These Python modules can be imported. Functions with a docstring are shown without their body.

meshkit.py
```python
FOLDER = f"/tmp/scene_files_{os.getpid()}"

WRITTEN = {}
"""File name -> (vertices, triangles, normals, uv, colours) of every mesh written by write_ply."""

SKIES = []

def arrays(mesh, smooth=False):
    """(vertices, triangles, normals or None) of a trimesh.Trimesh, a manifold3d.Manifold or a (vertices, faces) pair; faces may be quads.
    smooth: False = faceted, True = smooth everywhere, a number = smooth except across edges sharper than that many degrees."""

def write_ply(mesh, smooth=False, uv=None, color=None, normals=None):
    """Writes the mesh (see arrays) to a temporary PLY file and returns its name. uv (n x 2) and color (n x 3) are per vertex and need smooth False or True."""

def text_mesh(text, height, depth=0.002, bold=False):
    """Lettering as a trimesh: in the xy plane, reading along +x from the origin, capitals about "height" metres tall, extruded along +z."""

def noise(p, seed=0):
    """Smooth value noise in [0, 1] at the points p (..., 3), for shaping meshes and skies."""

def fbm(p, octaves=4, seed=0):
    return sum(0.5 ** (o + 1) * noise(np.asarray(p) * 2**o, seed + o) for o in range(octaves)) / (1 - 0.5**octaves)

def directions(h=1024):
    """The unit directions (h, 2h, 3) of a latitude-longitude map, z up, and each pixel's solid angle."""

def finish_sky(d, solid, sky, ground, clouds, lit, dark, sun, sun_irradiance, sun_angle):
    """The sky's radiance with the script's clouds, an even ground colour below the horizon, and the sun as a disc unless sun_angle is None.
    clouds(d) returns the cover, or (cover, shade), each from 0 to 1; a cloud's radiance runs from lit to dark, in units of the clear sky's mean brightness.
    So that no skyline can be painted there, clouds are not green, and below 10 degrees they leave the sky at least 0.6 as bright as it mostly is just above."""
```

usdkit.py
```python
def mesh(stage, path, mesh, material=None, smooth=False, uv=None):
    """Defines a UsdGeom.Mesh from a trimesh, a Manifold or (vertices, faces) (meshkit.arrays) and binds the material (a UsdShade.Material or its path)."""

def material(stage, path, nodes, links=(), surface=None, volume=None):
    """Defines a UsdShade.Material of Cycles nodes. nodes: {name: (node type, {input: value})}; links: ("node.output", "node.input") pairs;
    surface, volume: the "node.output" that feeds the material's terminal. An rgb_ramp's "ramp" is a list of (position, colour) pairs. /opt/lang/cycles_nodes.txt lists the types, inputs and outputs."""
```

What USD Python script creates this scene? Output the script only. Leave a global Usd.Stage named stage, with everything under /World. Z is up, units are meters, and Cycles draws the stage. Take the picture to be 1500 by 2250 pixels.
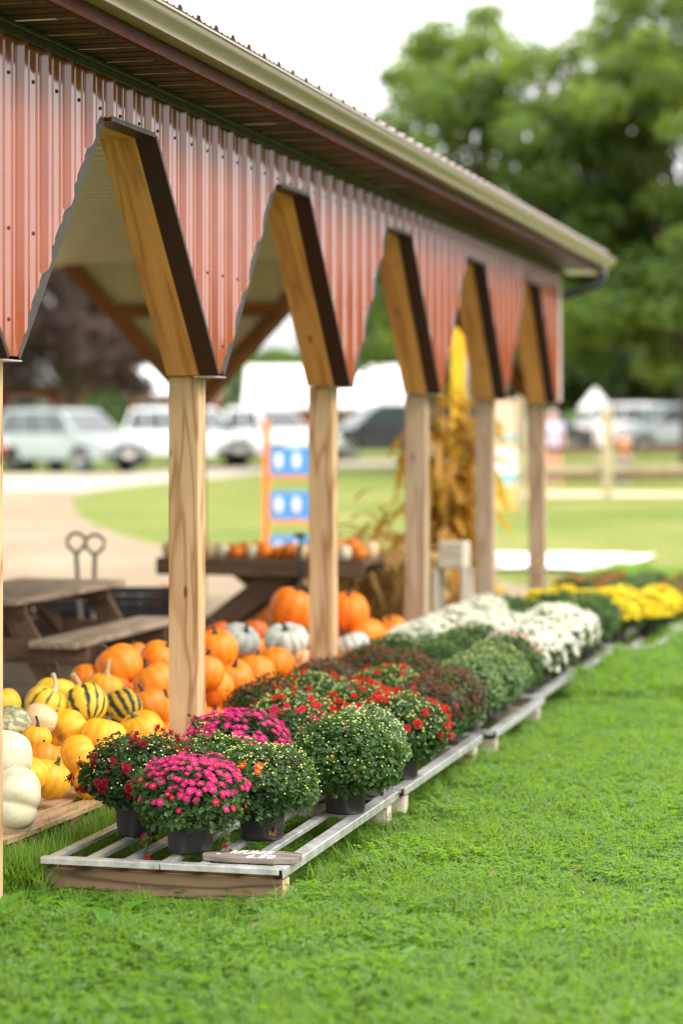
import math, random
import numpy as np
import trimesh
import manifold3d as m3
import usdkit, meshkit
from pxr import Usd, UsdGeom, UsdLux, UsdShade, Gf, Sdf, Vt

stage = Usd.Stage.CreateInMemory()
UsdGeom.SetStageUpAxis(stage, UsdGeom.Tokens.z)
UsdGeom.SetStageMetersPerUnit(stage, 1.0)
UsdGeom.Xform.Define(stage, '/World')
UsdGeom.Scope.Define(stage, '/World/Looks')

# ------------------------------------------------------------------ camera, sky, sun, exposure
CAM = (3.12, 0.0, 1.68)
YAW = math.degrees(math.atan(1275 / 5000.0))
EXPOSURE = 1.05
cam = UsdGeom.Camera.Define(stage, '/World/camera')
cam.AddTranslateOp().Set(Gf.Vec3d(*CAM))
cam.AddRotateXYZOp().Set(Gf.Vec3f(90.0, 0.0, YAW))
cam.CreateHorizontalApertureAttr(24.0)
cam.CreateVerticalApertureAttr(36.0)
cam.CreateFocalLengthAttr(80.0)
cam.CreateVerticalApertureOffsetAttr(-(1125 - 952) / 1500.0 * 24.0)
cam.CreateClippingRangeAttr(Gf.Vec2f(0.1, 2000.0))
cam.CreateFStopAttr(1.32)
cam.CreateFocusDistanceAttr(8.75)
cam.CreateExposureAttr(EXPOSURE)

SUN_DIR = np.array([0.90, -0.18, 0.75])
SUN_DIR = SUN_DIR / np.linalg.norm(SUN_DIR)
SUN_EL = math.asin(SUN_DIR[2])
SUN_ROT = math.atan2(SUN_DIR[0], SUN_DIR[1])
dome = UsdLux.DomeLight.Define(stage, '/World/sky')
dome.GetPrim().SetCustomDataByKey('kind', 'structure')
usdkit.material(stage, '/World/Looks/overcast_sky', {
    'sky': ('sky_texture', {'sky_type': 'single_scattering', 'sun_disc': False, 'sun_elevation': SUN_EL, 'sun_rotation': SUN_ROT, 'air_density': 1.0, 'aerosol_density': 2.0}),
    'tc': ('texture_coordinate', {}),
    'map': ('mapping', {'scale': (1.0, 1.0, 2.6)}),
    'n': ('noise_texture', {'scale': 2.2, 'detail': 5.0, 'roughness': 0.55}),
    'cloud': ('rgb_ramp', {'ramp': [(0.30, (17.0, 17.2, 17.7)), (0.55, (21.0, 21.0, 21.0)), (0.75, (24.0, 23.8, 23.4))]}),
    'sep': ('separate_xyz', {}), 'grad': ('map_range', {'from_min': 0.0, 'from_max': 1.0, 'to_min': 0.30, 'to_max': 1.06, 'clamp': True}), 'gm': ('mix', {'mix_type': 'multiply', 'fac': 1.0}),   # an overcast sky is three times as bright overhead as at the horizon
    'mix': ('mix', {'fac': 0.95}),
    'bg': ('background_shader', {'strength': 0.1})},
    [('tc.generated', 'map.vector'), ('map.vector', 'n.vector'), ('n.fac', 'cloud.fac'), ('sky.color', 'mix.color1'), ('tc.generated', 'sep.vector'), ('sep.z', 'grad.value'), ('cloud.color', 'gm.color1'), ('grad.result', 'gm.color2'), ('gm.color', 'mix.color2'), ('mix.color', 'bg.color')],
    surface='bg.background')
UsdShade.MaterialBindingAPI.Apply(dome.GetPrim()).Bind(UsdShade.Material.Get(stage, '/World/Looks/overcast_sky'))
sun = UsdLux.DistantLight.Define(stage, '/World/sun')
sun.CreateNormalizeAttr(True)
sun.CreateIntensityAttr(0.40)
sun.CreateAngleAttr(22.0)
sun.CreateColorAttr(Gf.Vec3f(1.0, 0.93, 0.82))
_q = Gf.Rotation(Gf.Vec3d(0, 0, 1), Gf.Vec3d(*SUN_DIR.tolist())).GetQuat()
sun.AddOrientOp(UsdGeom.XformOp.PrecisionDouble).Set(Gf.Quatd(_q))

# ------------------------------------------------------------------ naming helpers
used = {}
def numbered(parent, name):
    k = (str(parent), name)
    n = used.get(k, -1) + 1
    used[k] = n
    return f'{parent}/{name}' if n == 0 else f'{parent}/{name}_{n:03d}'

def ppath(p):
    if p is None:
        return '/World'
    return str(p.GetPath())

def tag(p, label=None, cat=None, group=None, kind=None):
    p = p.GetPrim()
    for k, v in (('label', label), ('category', cat), ('group', group), ('kind', kind)):
        if v:
            p.SetCustomDataByKey(k, v)
    return p

def thing(name, label=None, cat=None, group=None, loc=(0, 0, 0), rz=0.0, kind=None):
    x = UsdGeom.Xform.Define(stage, numbered('/World', name))
    x.AddTranslateOp().Set(Gf.Vec3d(*map(float, loc)))
    x.AddRotateZOp().Set(float(math.degrees(rz)))
    return tag(x, label, cat, group, kind)

def obj(parent, name, mesh, mat, smooth=False, xf=None, label=None, kind=None, tint=None, group=None, cat=None, prim_type=None):
    path = numbered(ppath(parent), name)
    m = usdkit.mesh(stage, path, mesh, M[mat], smooth=smooth)
    if xf is not None:
        m.AddTransformOp().Set(Gf.Matrix4d(*np.asarray(xf, float).T.ravel().tolist()))
    if tint is not None:
        UsdGeom.PrimvarsAPI(m).CreatePrimvar('tint', Sdf.ValueTypeNames.Color3fArray, 'vertex').Set(Vt.Vec3fArray.FromNumpy(np.asarray(tint, np.float32)))
    tag(m, label, cat, group, kind)
    return m.GetPrim()

def copy_of(src, label, loc, rz=0.0, group=None, scale=1.0):
    nm = src.GetName().rsplit('_', 1)
    nm = nm[0] if nm[-1].isdigit() else src.GetName()
    x = UsdGeom.Xform.Define(stage, numbered('/World', nm))
    p = x.GetPrim()
    p.GetReferences().AddInternalReference(src.GetPath())
    x.ClearXformOpOrder()
    x.AddTranslateOp().Set(Gf.Vec3d(*map(float, loc)))
    x.AddRotateZOp().Set(float(math.degrees(rz)))
    if scale != 1.0:
        x.AddScaleOp().Set(Gf.Vec3f(scale, scale, scale))
    p.SetInstanceable(True)
    return tag(p, label, src.GetCustomDataByKey('category'), group or src.GetCustomDataByKey('group'))

# ------------------------------------------------------------------ mesh helpers
_cb = None
def cbox(sx, sy, sz, ch=0.003, at=(0, 0, 0)):
    """a chamfered box, centred"""
    global _cb
    sg = np.array([[a, b, c] for a in (-1, 1) for b in (-1, 1) for c in (-1, 1)], float)
    off = np.repeat(np.eye(3), 1, axis=0)
    if _cb is None:
        pts = np.array([s * (1 - 0.1 * (1 - e)) for s in sg for e in off])
        h = trimesh.Trimesh(pts, trimesh.convex.convex_hull(pts).faces, process=False)
        hull = trimesh.convex.convex_hull(pts)
        idx = [int(np.argmin(np.linalg.norm(pts - v, axis=1))) for v in hull.vertices]
        _cb = np.array(idx)[hull.faces]
    half = np.array([sx, sy, sz]) / 2
    ch = min(ch, half.min() * 0.45)
    pts = np.array([s * (half - ch * (1 - e)) for s in sg for e in off]) + np.array(at)
    return pts, _cb

def cat(*ms):
    vs, fs, n = [], [], 0
    for m in ms:
        v, f = (np.array(m.vertices), np.array(m.faces)) if hasattr(m, 'vertices') else m
        f = np.asarray(f)
        if f.shape[1] == 4:
            f = np.vstack([f[:, [0, 1, 2]], f[:, [0, 2, 3]]])
        vs.append(np.asarray(v, float)); fs.append(f + n); n += len(v)
    return np.vstack(vs), np.vstack(fs)

def frame(p0, p1, up):
    """matrix taking local x to p0->p1 (origin at p0), local z near up"""
    p0, p1 = np.array(p0, float), np.array(p1, float)
    x = p1 - p0; L = np.linalg.norm(x); x /= L
    z = np.array(up, float); z -= x * (z @ x); z /= np.linalg.norm(z)
    y = np.cross(z, x)
    m = np.eye(4); m[:3, 0], m[:3, 1], m[:3, 2], m[:3, 3] = x, y, z, p0
    return m, L

def board(parent, name, p0, p1, w, t, up, mat, ch=0.003, **k):
    """timber from p0 to p1 (centre line), w wide across, t thick along up; grain follows its length"""
    m, L = frame(p0, p1, up)
    v, f = cbox(L, w, t, ch)
    return obj(parent, name, (v + [L / 2, 0, 0], f), mat, xf=m, **k)

def tube(path, r, sides=8, caps=True):
    p = np.asarray(path, float); r = np.broadcast_to(np.asarray(r, float), (len(p),))
    t = np.gradient(p, axis=0); t /= np.linalg.norm(t, axis=1, keepdims=True) + 1e-12
    a = np.cross(t, [0, 0, 1.0] if abs(t[:, 2]).mean() < 0.9 else [1.0, 0, 0]); a /= np.linalg.norm(a, axis=1, keepdims=True) + 1e-12
    b = np.cross(t, a); g = np.arange(sides) * 2 * np.pi / sides
    v = p[:, None] + r[:, None, None] * (np.cos(g)[None, :, None] * a[:, None] + np.sin(g)[None, :, None] * b[:, None])
    n = len(p)
    i, j = np.meshgrid(np.arange(n - 1), np.arange(sides), indexing='ij')
    q = np.stack([i * sides + j, i * sides + (j + 1) % sides, (i + 1) * sides + (j + 1) % sides, (i + 1) * sides + j], -1).reshape(-1, 4)[:, ::-1]
    v = v.reshape(-1, 3); f = np.vstack([q[:, [0, 1, 2]], q[:, [0, 2, 3]]])
    if caps:
        c0, c1 = len(v), len(v) + 1
        v = np.vstack([v, p[0], p[-1]])
        k = np.arange(sides)
        f = np.vstack([f, np.stack([np.full(sides, c0), k, (k + 1) % sides], 1), np.stack([np.full(sides, c1), (n - 1) * sides + (k + 1) % sides, (n - 1) * sides + k], 1)])
    return v, f

def lathe(prof, n=32, at=(0, 0, 0)):
    p = np.asarray(prof, float); g = np.arange(n) * 2 * np.pi / n
    v = np.stack([p[:, 0][:, None] * np.cos(g), p[:, 0][:, None] * np.sin(g), np.repeat(p[:, 1][:, None], n, 1)], -1).reshape(-1, 3) + np.array(at)
    i, j = np.meshgrid(np.arange(len(p) - 1), np.arange(n), indexing='ij')
    q = np.stack([i * n + j, i * n + (j + 1) % n, (i + 1) * n + (j + 1) % n, (i + 1) * n + j], -1).reshape(-1, 4)
    return v, np.vstack([q[:, [0, 1, 2]], q[:, [0, 2, 3]]])

def prism(poly, axis, a0, a1):
    """closed polygon (list of 2-vectors) extruded along an axis: 'y' takes (x,z), 'x' takes (y,z), 'z' takes (x,y)"""
    from shapely.geometry import Polygon
    P = Polygon(poly)
    m = trimesh.creation.extrude_polygon(P, a1 - a0, engine='earcut')
    v = np.array(m.vertices); f = np.array(m.faces)
    if axis == 'y':
        v = np.stack([v[:, 0], a0 + v[:, 2], v[:, 1]], 1); f = f[:, ::-1]
    elif axis == 'x':
        v = np.stack([a0 + v[:, 2], v[:, 0], v[:, 1]], 1)
    else:
        v = v + [0, 0, a0]
    return v, f

def rotz(v, a):
    c, s = math.cos(a), math.sin(a)
    return np.asarray(v) @ np.array([[c, s, 0], [-s, c, 0], [0, 0, 1]])

def unit(v):
    return v / (np.linalg.norm(v, axis=-1, keepdims=True) + 1e-12)

def scatter(proto, pos, nrm, spin, scale):
    """copies of a small mesh with local z along nrm"""
    V, Fc = proto
    pos, z = np.asarray(pos), unit(np.asarray(nrm)); N = len(pos)
    ref = np.where(np.abs(z[:, 2:]) < 0.9, [0, 0, 1.0], [1.0, 0, 0])
    x = unit(np.cross(ref, z)); y = np.cross(z, x)
    c, s = np.cos(spin)[:, None], np.sin(spin)[:, None]
    x, y = x * c + y * s, y * c - x * s
    sc = np.broadcast_to(np.asarray(scale, float), (N,))[:, None, None]
    W = (V[None, :, 0, None] * x[:, None] + V[None, :, 1, None] * y[:, None] + V[None, :, 2, None] * z[:, None]) * sc + pos[:, None]
    Fo = Fc[None] + (np.arange(N) * len(V))[:, None, None]
    return W.reshape(-1, 3), Fo.reshape(-1, 3)

def terrain(x, y):
    d = np.asarray(y, float) - 22.0
    s = np.where(d > 12, d, 3.0 * np.log1p(np.exp(np.clip(d / 3.0, -30, 30))))
    return 0.0168 * s + 0 * np.asarray(x, float)

# ------------------------------------------------------------------ materials
M = {}
def mat(name, nodes, links=(), surface='p.BSDF'):
    M[name] = usdkit.material(stage, '/World/Looks/' + name, nodes, links, surface=surface)

def plain(name, col, rough=0.5, metal=0.0, var=0.12, scale=14.0, bump=0.0, coat=0.0, spec=0.5, bscale=None):
    c = np.array(col)
    n = {'tc': ('texture_coordinate', {}), 'n': ('noise_texture', {'scale': scale, 'detail': 5.0, 'roughness': 0.6}),
         'r': ('rgb_ramp', {'ramp': [(0.25, tuple(c * (1 - var))), (0.75, tuple(np.minimum(c * (1 + var), 1)))]}),
         'rr': ('map_range', {'from_min': 0.2, 'from_max': 0.8, 'to_min': max(rough - 0.1, 0.03), 'to_max': min(rough + 0.1, 1)}),
         'p': ('principled_bsdf', {'metallic': metal, 'coat_weight': coat, 'specular_ior_level': spec})}
    l = [('tc.object', 'n.vector'), ('n.fac', 'r.fac'), ('r.color', 'p.base_color'), ('n.fac', 'rr.value'), ('rr.result', 'p.roughness')]
    if bump:
        n['n2'] = ('noise_texture', {'scale': bscale or scale * 3, 'detail': 4.0})
        n['b'] = ('bump', {'strength': bump, 'distance': 0.004})
        l += [('tc.object', 'n2.vector'), ('n2.fac', 'b.height'), ('b.normal', 'p.normal')]
    mat(name, n, l)

def wood(name, light, dark, rough=0.6, ring=1.0, knots=True, grey=0.0):
    """sawn softwood, grain along local x"""
    light, dark = np.array(light), np.array(dark)
    n = {'tc': ('texture_coordinate', {}), 'oi': ('object_info', {}), 'k': ('math', {'math_type': 'multiply', 'value2': 37.0}), 'off': ('combine_xyz', {}),
         'add': ('vector_math', {'math_type': 'add'}),
         'm1': ('mapping', {'scale': (0.55, 5.0, 5.0)}), 'n1': ('noise_texture', {'scale': 1.6, 'detail': 2.0, 'distortion': 0.4}),
         'mul': ('math', {'math_type': 'multiply', 'value2': 11.0 * ring}), 'fr': ('math', {'math_type': 'pingpong', 'value2': 1.0}),
         'm2': ('mapping', {'scale': (3.0, 260.0, 260.0)}), 'n2': ('noise_texture', {'scale': 1.0, 'detail': 3.0}),
         'm3': ('mapping', {'scale': (1.2, 3.0, 3.0)}), 'n3': ('noise_texture', {'scale': 1.5, 'detail': 4.0}),
         'r1': ('rgb_ramp', {'ramp': [(0.0, tuple(light)), (0.55, tuple(light * 0.86 + dark * 0.14)), (0.9, tuple(dark * 0.8 + light * 0.2)), (1.0, tuple(dark))]}),
         'r2': ('rgb_ramp', {'ramp': [(0.3, (0.80, 0.80, 0.80)), (0.7, (1.08, 1.06, 1.04))]}),
         'r3': ('rgb_ramp', {'ramp': [(0.3, (0.82, 0.80, 0.78)), (0.7, (1.08, 1.08, 1.08))]}),
         'x1': ('mix', {'mix_type': 'multiply', 'fac': 0.8}), 'x2': ('mix', {'mix_type': 'multiply', 'fac': 0.9}),
         'vo': ('voronoi_texture', {'scale': 1.0}), 'mk': ('mapping', {'scale': (2.3, 7.0, 7.0)}), 'kr': ('rgb_ramp', {'ramp': [(0.0, (0.22, 0.16, 0.12)), (0.055, (0.36, 0.26, 0.2)), (0.085, (0.95, 0.93, 0.9)), (0.12, (1, 1, 1))]}),
         'x3': ('mix', {'mix_type': 'multiply', 'fac': 1.0 if knots else 0.0}),
         'b': ('bump', {'strength': 0.35, 'distance': 0.0015}), 'p': ('principled_bsdf', {'roughness': rough, 'specular_ior_level': 0.35})}
    l = [('oi.random', 'k.value1'), ('k.value', 'off.x'), ('k.value', 'off.y'), ('tc.object', 'add.vector1'), ('off.vector', 'add.vector2'),
         ('add.vector', 'm1.vector'), ('m1.vector', 'n1.vector'), ('n1.fac', 'mul.value1'), ('mul.value', 'fr.value1'), ('fr.value', 'r1.fac'),
         ('add.vector', 'm2.vector'), ('m2.vector', 'n2.vector'), ('n2.fac', 'r2.fac'), ('add.vector', 'm3.vector'), ('m3.vector', 'n3.vector'), ('n3.fac', 'r3.fac'),
         ('r1.color', 'x1.color1'), ('r2.color', 'x1.color2'), ('x1.color', 'x2.color1'), ('r3.color', 'x2.color2'),
         ('add.vector', 'mk.vector'), ('mk.vector', 'vo.vector'), ('vo.distance', 'kr.fac'), ('x2.color', 'x3.color1'), ('kr.color', 'x3.color2'), ('x3.color', 'p.base_color'),
         ('n2.fac', 'b.height'), ('b.normal', 'p.normal')]
    mat(name, n, l)

def leafy(name, stops, rough=0.5, trans=0.3, by='geometry.random_per_island', spec=0.4, tcol=None, inst=0.0, patch=((0.3, (0.78, 0.82, 0.8)), (0.7, (1.15, 1.1, 1.0)))):
    """foliage: the colour varies from leaf to leaf, light passes through"""
    node, out = by.split('.')
    tcol = tcol or tuple(np.minimum(np.array(stops[len(stops) // 2]) * np.array([1.5, 1.35, 0.7]), 1))
    n = {'src': (node, {}), 'r': ('rgb_ramp', {'ramp': list(zip(np.linspace(0, 1, len(stops)), stops))}),
         'oi': ('object_info', {}), 'ir': ('rgb_ramp', {'ramp': [(0.0, (0.74, 0.78, 0.80)), (0.6, (1.0, 1.0, 1.0)), (1.0, (1.22, 1.12, 0.95))]}), 'xi': ('mix', {'mix_type': 'multiply', 'fac': inst}),
         'g': ('geometry', {}), 'n': ('noise_texture', {'scale': 1.7, 'detail': 3.0}), 'nr': ('rgb_ramp', {'ramp': list(patch)}),
         'x': ('mix', {'mix_type': 'multiply', 'fac': 0.8}),
         'p': ('principled_bsdf', {'roughness': rough, 'specular_ior_level': spec}), 't': ('translucent_bsdf', {'color': tcol}), 'm': ('mix_closure', {'fac': trans})}
    mat(name, n, [('src.' + out, 'r.fac'), ('g.position', 'n.vector'), ('n.fac', 'nr.fac'), ('r.color', 'x.color1'), ('nr.color', 'x.color2'), ('oi.random', 'ir.fac'), ('x.color', 'xi.color1'), ('ir.color', 'xi.color2'), ('xi.color', 'p.base_color'), ('p.BSDF', 'm.closure1'), ('t.BSDF', 'm.closure2')], surface='m.closure')

def ground_mat(name, stops, scale, rough=0.95, bump=0.6, fine=60.0, fstops=((0.3, (0.7, 0.7, 0.7)), (0.7, (1.2, 1.2, 1.2)))):
    n = {'g': ('geometry', {}), 'n': ('noise_texture', {'scale': scale, 'detail': 6.0, 'roughness': 0.65}), 'r': ('rgb_ramp', {'ramp': stops}),
         'f': ('noise_texture', {'scale': fine, 'detail': 3.0}), 'fr': ('rgb_ramp', {'ramp': list(fstops)}), 'x': ('mix', {'mix_type': 'multiply', 'fac': 1.0}),
         'b': ('bump', {'strength': bump, 'distance': 0.02}), 'p': ('principled_bsdf', {'roughness': rough, 'specular_ior_level': 0.15})}
    mat(name, n, [('g.position', 'n.vector'), ('n.fac', 'r.fac'), ('g.position', 'f.vector'), ('f.fac', 'fr.fac'), ('r.color', 'x.color1'), ('fr.color', 'x.color2'), ('x.color', 'p.base_color'), ('f.fac', 'b.height'), ('b.normal', 'p.normal')])

def tinted(name, rough=0.52, bump=0.3, spec=0.35, sss=0.0):
    """the skin of fruit: its own pattern of colours comes with the mesh"""
    n = {'a': ('attribute', {'attribute': 'tint'}), 'tc': ('texture_coordinate', {}), 'n': ('noise_texture', {'scale': 22.0, 'detail': 5.0, 'roughness': 0.6}), 'r': ('rgb_ramp', {'ramp': [(0.25, (0.70, 0.66, 0.60)), (0.42, (0.93, 0.92, 0.90)), (0.7, (1.08, 1.08, 1.08))]}),
         'x': ('mix', {'mix_type': 'multiply', 'fac': 1.0}), 'sp': ('noise_texture', {'scale': 160.0, 'detail': 2.0}), 'sr': ('rgb_ramp', {'ramp': [(0.0, (0.55, 0.4, 0.3)), (0.27, (0.62, 0.5, 0.4)), (0.33, (1, 1, 1)), (1.0, (1, 1, 1))]}), 'y': ('mix', {'mix_type': 'multiply', 'fac': 0.7}),
         'b': ('bump', {'strength': bump, 'distance': 0.002}), 'p': ('principled_bsdf', {'roughness': rough, 'specular_ior_level': spec})}
    mat(name, n, [('a.color', 'x.color1'), ('tc.object', 'n.vector'), ('n.fac', 'r.fac'), ('r.color', 'x.color2'), ('tc.object', 'sp.vector'), ('sp.fac', 'sr.fac'), ('x.color', 'y.color1'), ('sr.color', 'y.color2'), ('y.color', 'p.base_color'), ('n.fac', 'b.height'), ('b.normal', 'p.normal')])

wood('pine_post', (0.60, 0.41, 0.225), (0.37, 0.19, 0.075))
wood('pine_post_grey', (0.46, 0.34, 0.23), (0.31, 0.20, 0.12))
wood('golden_board', (0.68, 0.335, 0.105), (0.48, 0.205, 0.055), ring=0.7)
wood('brown_board', (0.30, 0.13, 0.04), (0.17, 0.07, 0.025), ring=0.7)
wood('old_grey_wood', (0.43, 0.34, 0.25), (0.22, 0.16, 0.11), rough=0.8)
wood('dark_table_wood', (0.165, 0.098, 0.058), (0.085, 0.048, 0.028), rough=0.75)
wood('pallet_wood', (0.46, 0.30, 0.165), (0.27, 0.16, 0.085), rough=0.75)
wood('pallet_wood_red', (0.20, 0.105, 0.065), (0.11, 0.055, 0.035), rough=0.8)
wood('timber_weathered', (0.27, 0.175, 0.095), (0.085, 0.055, 0.034), rough=0.8, ring=1.3)
wood('timber_cut_end', (0.66, 0.47, 0.24), (0.5, 0.33, 0.15), rough=0.8, knots=False)
wood('timber_white', (0.62, 0.56, 0.46), (0.46, 0.38, 0.28), rough=0.8)
wood('driftwood', (0.22, 0.185, 0.16), (0.10, 0.08, 0.066), rough=0.85, ring=1.6)
wood('fence_wood', (0.50, 0.43, 0.27), (0.36, 0.29, 0.17), rough=0.8)
mat('red_siding', {'tc': ('texture_coordinate', {}), 'n': ('noise_texture', {'scale': 3.0, 'detail': 5.0}), 'r': ('rgb_ramp', {'ramp': [(0.3, (0.25, 0.056, 0.021)), (0.7, (0.315, 0.077, 0.030))]}),
    'mp': ('mapping', {'scale': (30.0, 30.0, 1.2)}), 'st': ('noise_texture', {'scale': 1.0, 'detail': 3.0}), 'rr': ('map_range', {'from_min': 0.3, 'from_max': 0.7, 'to_min': 0.05, 'to_max': 0.13}),
    'w': ('noise_texture', {'scale': 5.0, 'detail': 2.0}), 'b': ('bump', {'strength': 0.06, 'distance': 0.01}), 'p': ('principled_bsdf', {'specular_ior_level': 1.0, 'coat_weight': 0.0, 'ior': 1.55})},
    [('tc.object', 'n.vector'), ('n.fac', 'r.fac'), ('r.color', 'p.base_color'), ('tc.object', 'mp.vector'), ('mp.vector', 'st.vector'), ('st.fac', 'rr.value'), ('rr.result', 'p.roughness'), ('tc.object', 'w.vector'), ('w.fac', 'b.height'), ('b.normal', 'p.normal')])
plain('bronze_trim', (0.026, 0.011, 0.008), 0.42, var=0.2, bump=0.1, spec=0.3)
plain('grey_trim', (0.050, 0.043, 0.040), 0.6, var=0.45, scale=45, bump=0.3, spec=0.3)
plain('bright_edge', (0.55, 0.52, 0.48), 0.4, metal=0.6)
plain('soffit_brown', (0.018, 0.006, 0.004), 0.45, var=0.15, spec=0.3)
plain('fascia_brown', (0.085, 0.017, 0.010), 0.55, var=0.1, spec=0.12)
plain('gutter_tan', (0.31, 0.245, 0.205), 0.34, var=0.08, scale=4, spec=0.35)
plain('cream_metal', (0.62, 0.56, 0.40), 0.42, var=0.06)
plain('ceiling_metal', (0.60, 0.55, 0.40), 0.24, var=0.06)
plain('roof_metal', (0.33, 0.27, 0.24), 0.35, metal=0.3, var=0.12)
plain('corner_white', (0.72, 0.68, 0.62), 0.4)
plain('downspout_black', (0.018, 0.016, 0.016), 0.35)
plain('screw_red', (0.16, 0.030, 0.020), 0.35)
plain('galvanised', (0.56, 0.55, 0.53), 0.42, metal=0.75, var=0.3, scale=18, bump=0.15)
plain('pot_black', (0.016, 0.013, 0.014), 0.42, var=0.3, scale=30, bump=0.15)
plain('soil', (0.035, 0.022, 0.015), 0.95, bump=0.6)
plain('chalk_white', (0.80, 0.79, 0.76), 0.8)
plain('rust', (0.16, 0.075, 0.03), 0.8, var=0.4)
plain('stem_green', (0.075, 0.085, 0.028), 0.7, var=0.35, scale=60, bump=0.4)
plain('stem_dark', (0.045, 0.036, 0.024), 0.75, var=0.4, scale=60, bump=0.4)
plain('stem_tan', (0.50, 0.38, 0.20), 0.7, var=0.2, scale=60, bump=0.4)
tinted('gourd_skin')
tinted('squash_skin_matte', rough=0.6)
plain('plastic_crate', (0.030, 0.030, 0.034), 0.5)
plain('tool_handle', (0.25, 0.20, 0.15), 0.6)
plain('orange_paint', (0.80, 0.20, 0.03), 0.5)
plain('blue_board', (0.07, 0.27, 0.62), 0.5)
plain('white_paint', (0.80, 0.79, 0.77), 0.5, var=0.04)
plain('teal_paint', (0.18, 0.46, 0.50), 0.5)
plain('peach_paint', (0.75, 0.50, 0.36), 0.5)
plain('apricot_paint', (0.80, 0.42, 0.13), 0.5)
plain('grey_paint', (0.40, 0.41, 0.42), 0.5)
leafy('flag_yellow', [(0.86, 0.60, 0.05)] * 3, trans=0.35, by='object_info.random', tcol=(0.85, 0.55, 0.05))
plain('tarp_white', (0.78, 0.77, 0.74), 0.6, var=0.05, scale=3)
plain('straw', (0.66, 0.46, 0.17), 0.9, var=0.35, scale=30)
leafy('straw_strand', [(0.40, 0.25, 0.08), (0.66, 0.45, 0.15), (0.76, 0.62, 0.32)], trans=0.15)
leafy('corn_leaf', [(0.42, 0.22, 0.03), (0.66, 0.38, 0.05), (0.78, 0.52, 0.08), (0.52, 0.42, 0.06)], trans=0.35)
plain('corn_stalk', (0.45, 0.30, 0.09), 0.7, var=0.3)

# ------------------------------------------------------------------ the ground
ground_mat('lawn_soil', [(0.25, (0.035, 0.055, 0.010)), (0.5, (0.075, 0.135, 0.018)), (0.75, (0.11, 0.17, 0.028))], 0.8, bump=0.8, fine=55.0, fstops=((0.3, (0.55, 0.55, 0.5)), (0.7, (1.3, 1.3, 1.2))))
ground_mat('field_grass', [(0.25, (0.095, 0.135, 0.022)), (0.5, (0.155, 0.180, 0.036)), (0.75, (0.23, 0.215, 0.068))], 0.22, bump=1.0, fine=9.0)
ground_mat('gravel', [(0.25, (0.20, 0.15, 0.09)), (0.5, (0.28, 0.215, 0.14)), (0.75, (0.34, 0.28, 0.20))], 0.5, bump=0.8, fine=45.0)
ground_mat('drive_gravel', [(0.25, (0.36, 0.31, 0.24)), (0.75, (0.46, 0.41, 0.34))], 0.4, bump=0.6, fine=30.0)
ground_mat('dirt_floor', [(0.25, (0.10, 0.072, 0.048)), (0.5, (0.16, 0.12, 0.08)), (0.75, (0.22, 0.17, 0.12))], 0.9, bump=0.8, fine=40.0)
ground_mat('sand', [(0.25, (0.52, 0.42, 0.28)), (0.75, (0.62, 0.52, 0.36))], 0.6, bump=0.5, fine=30.0)

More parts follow.
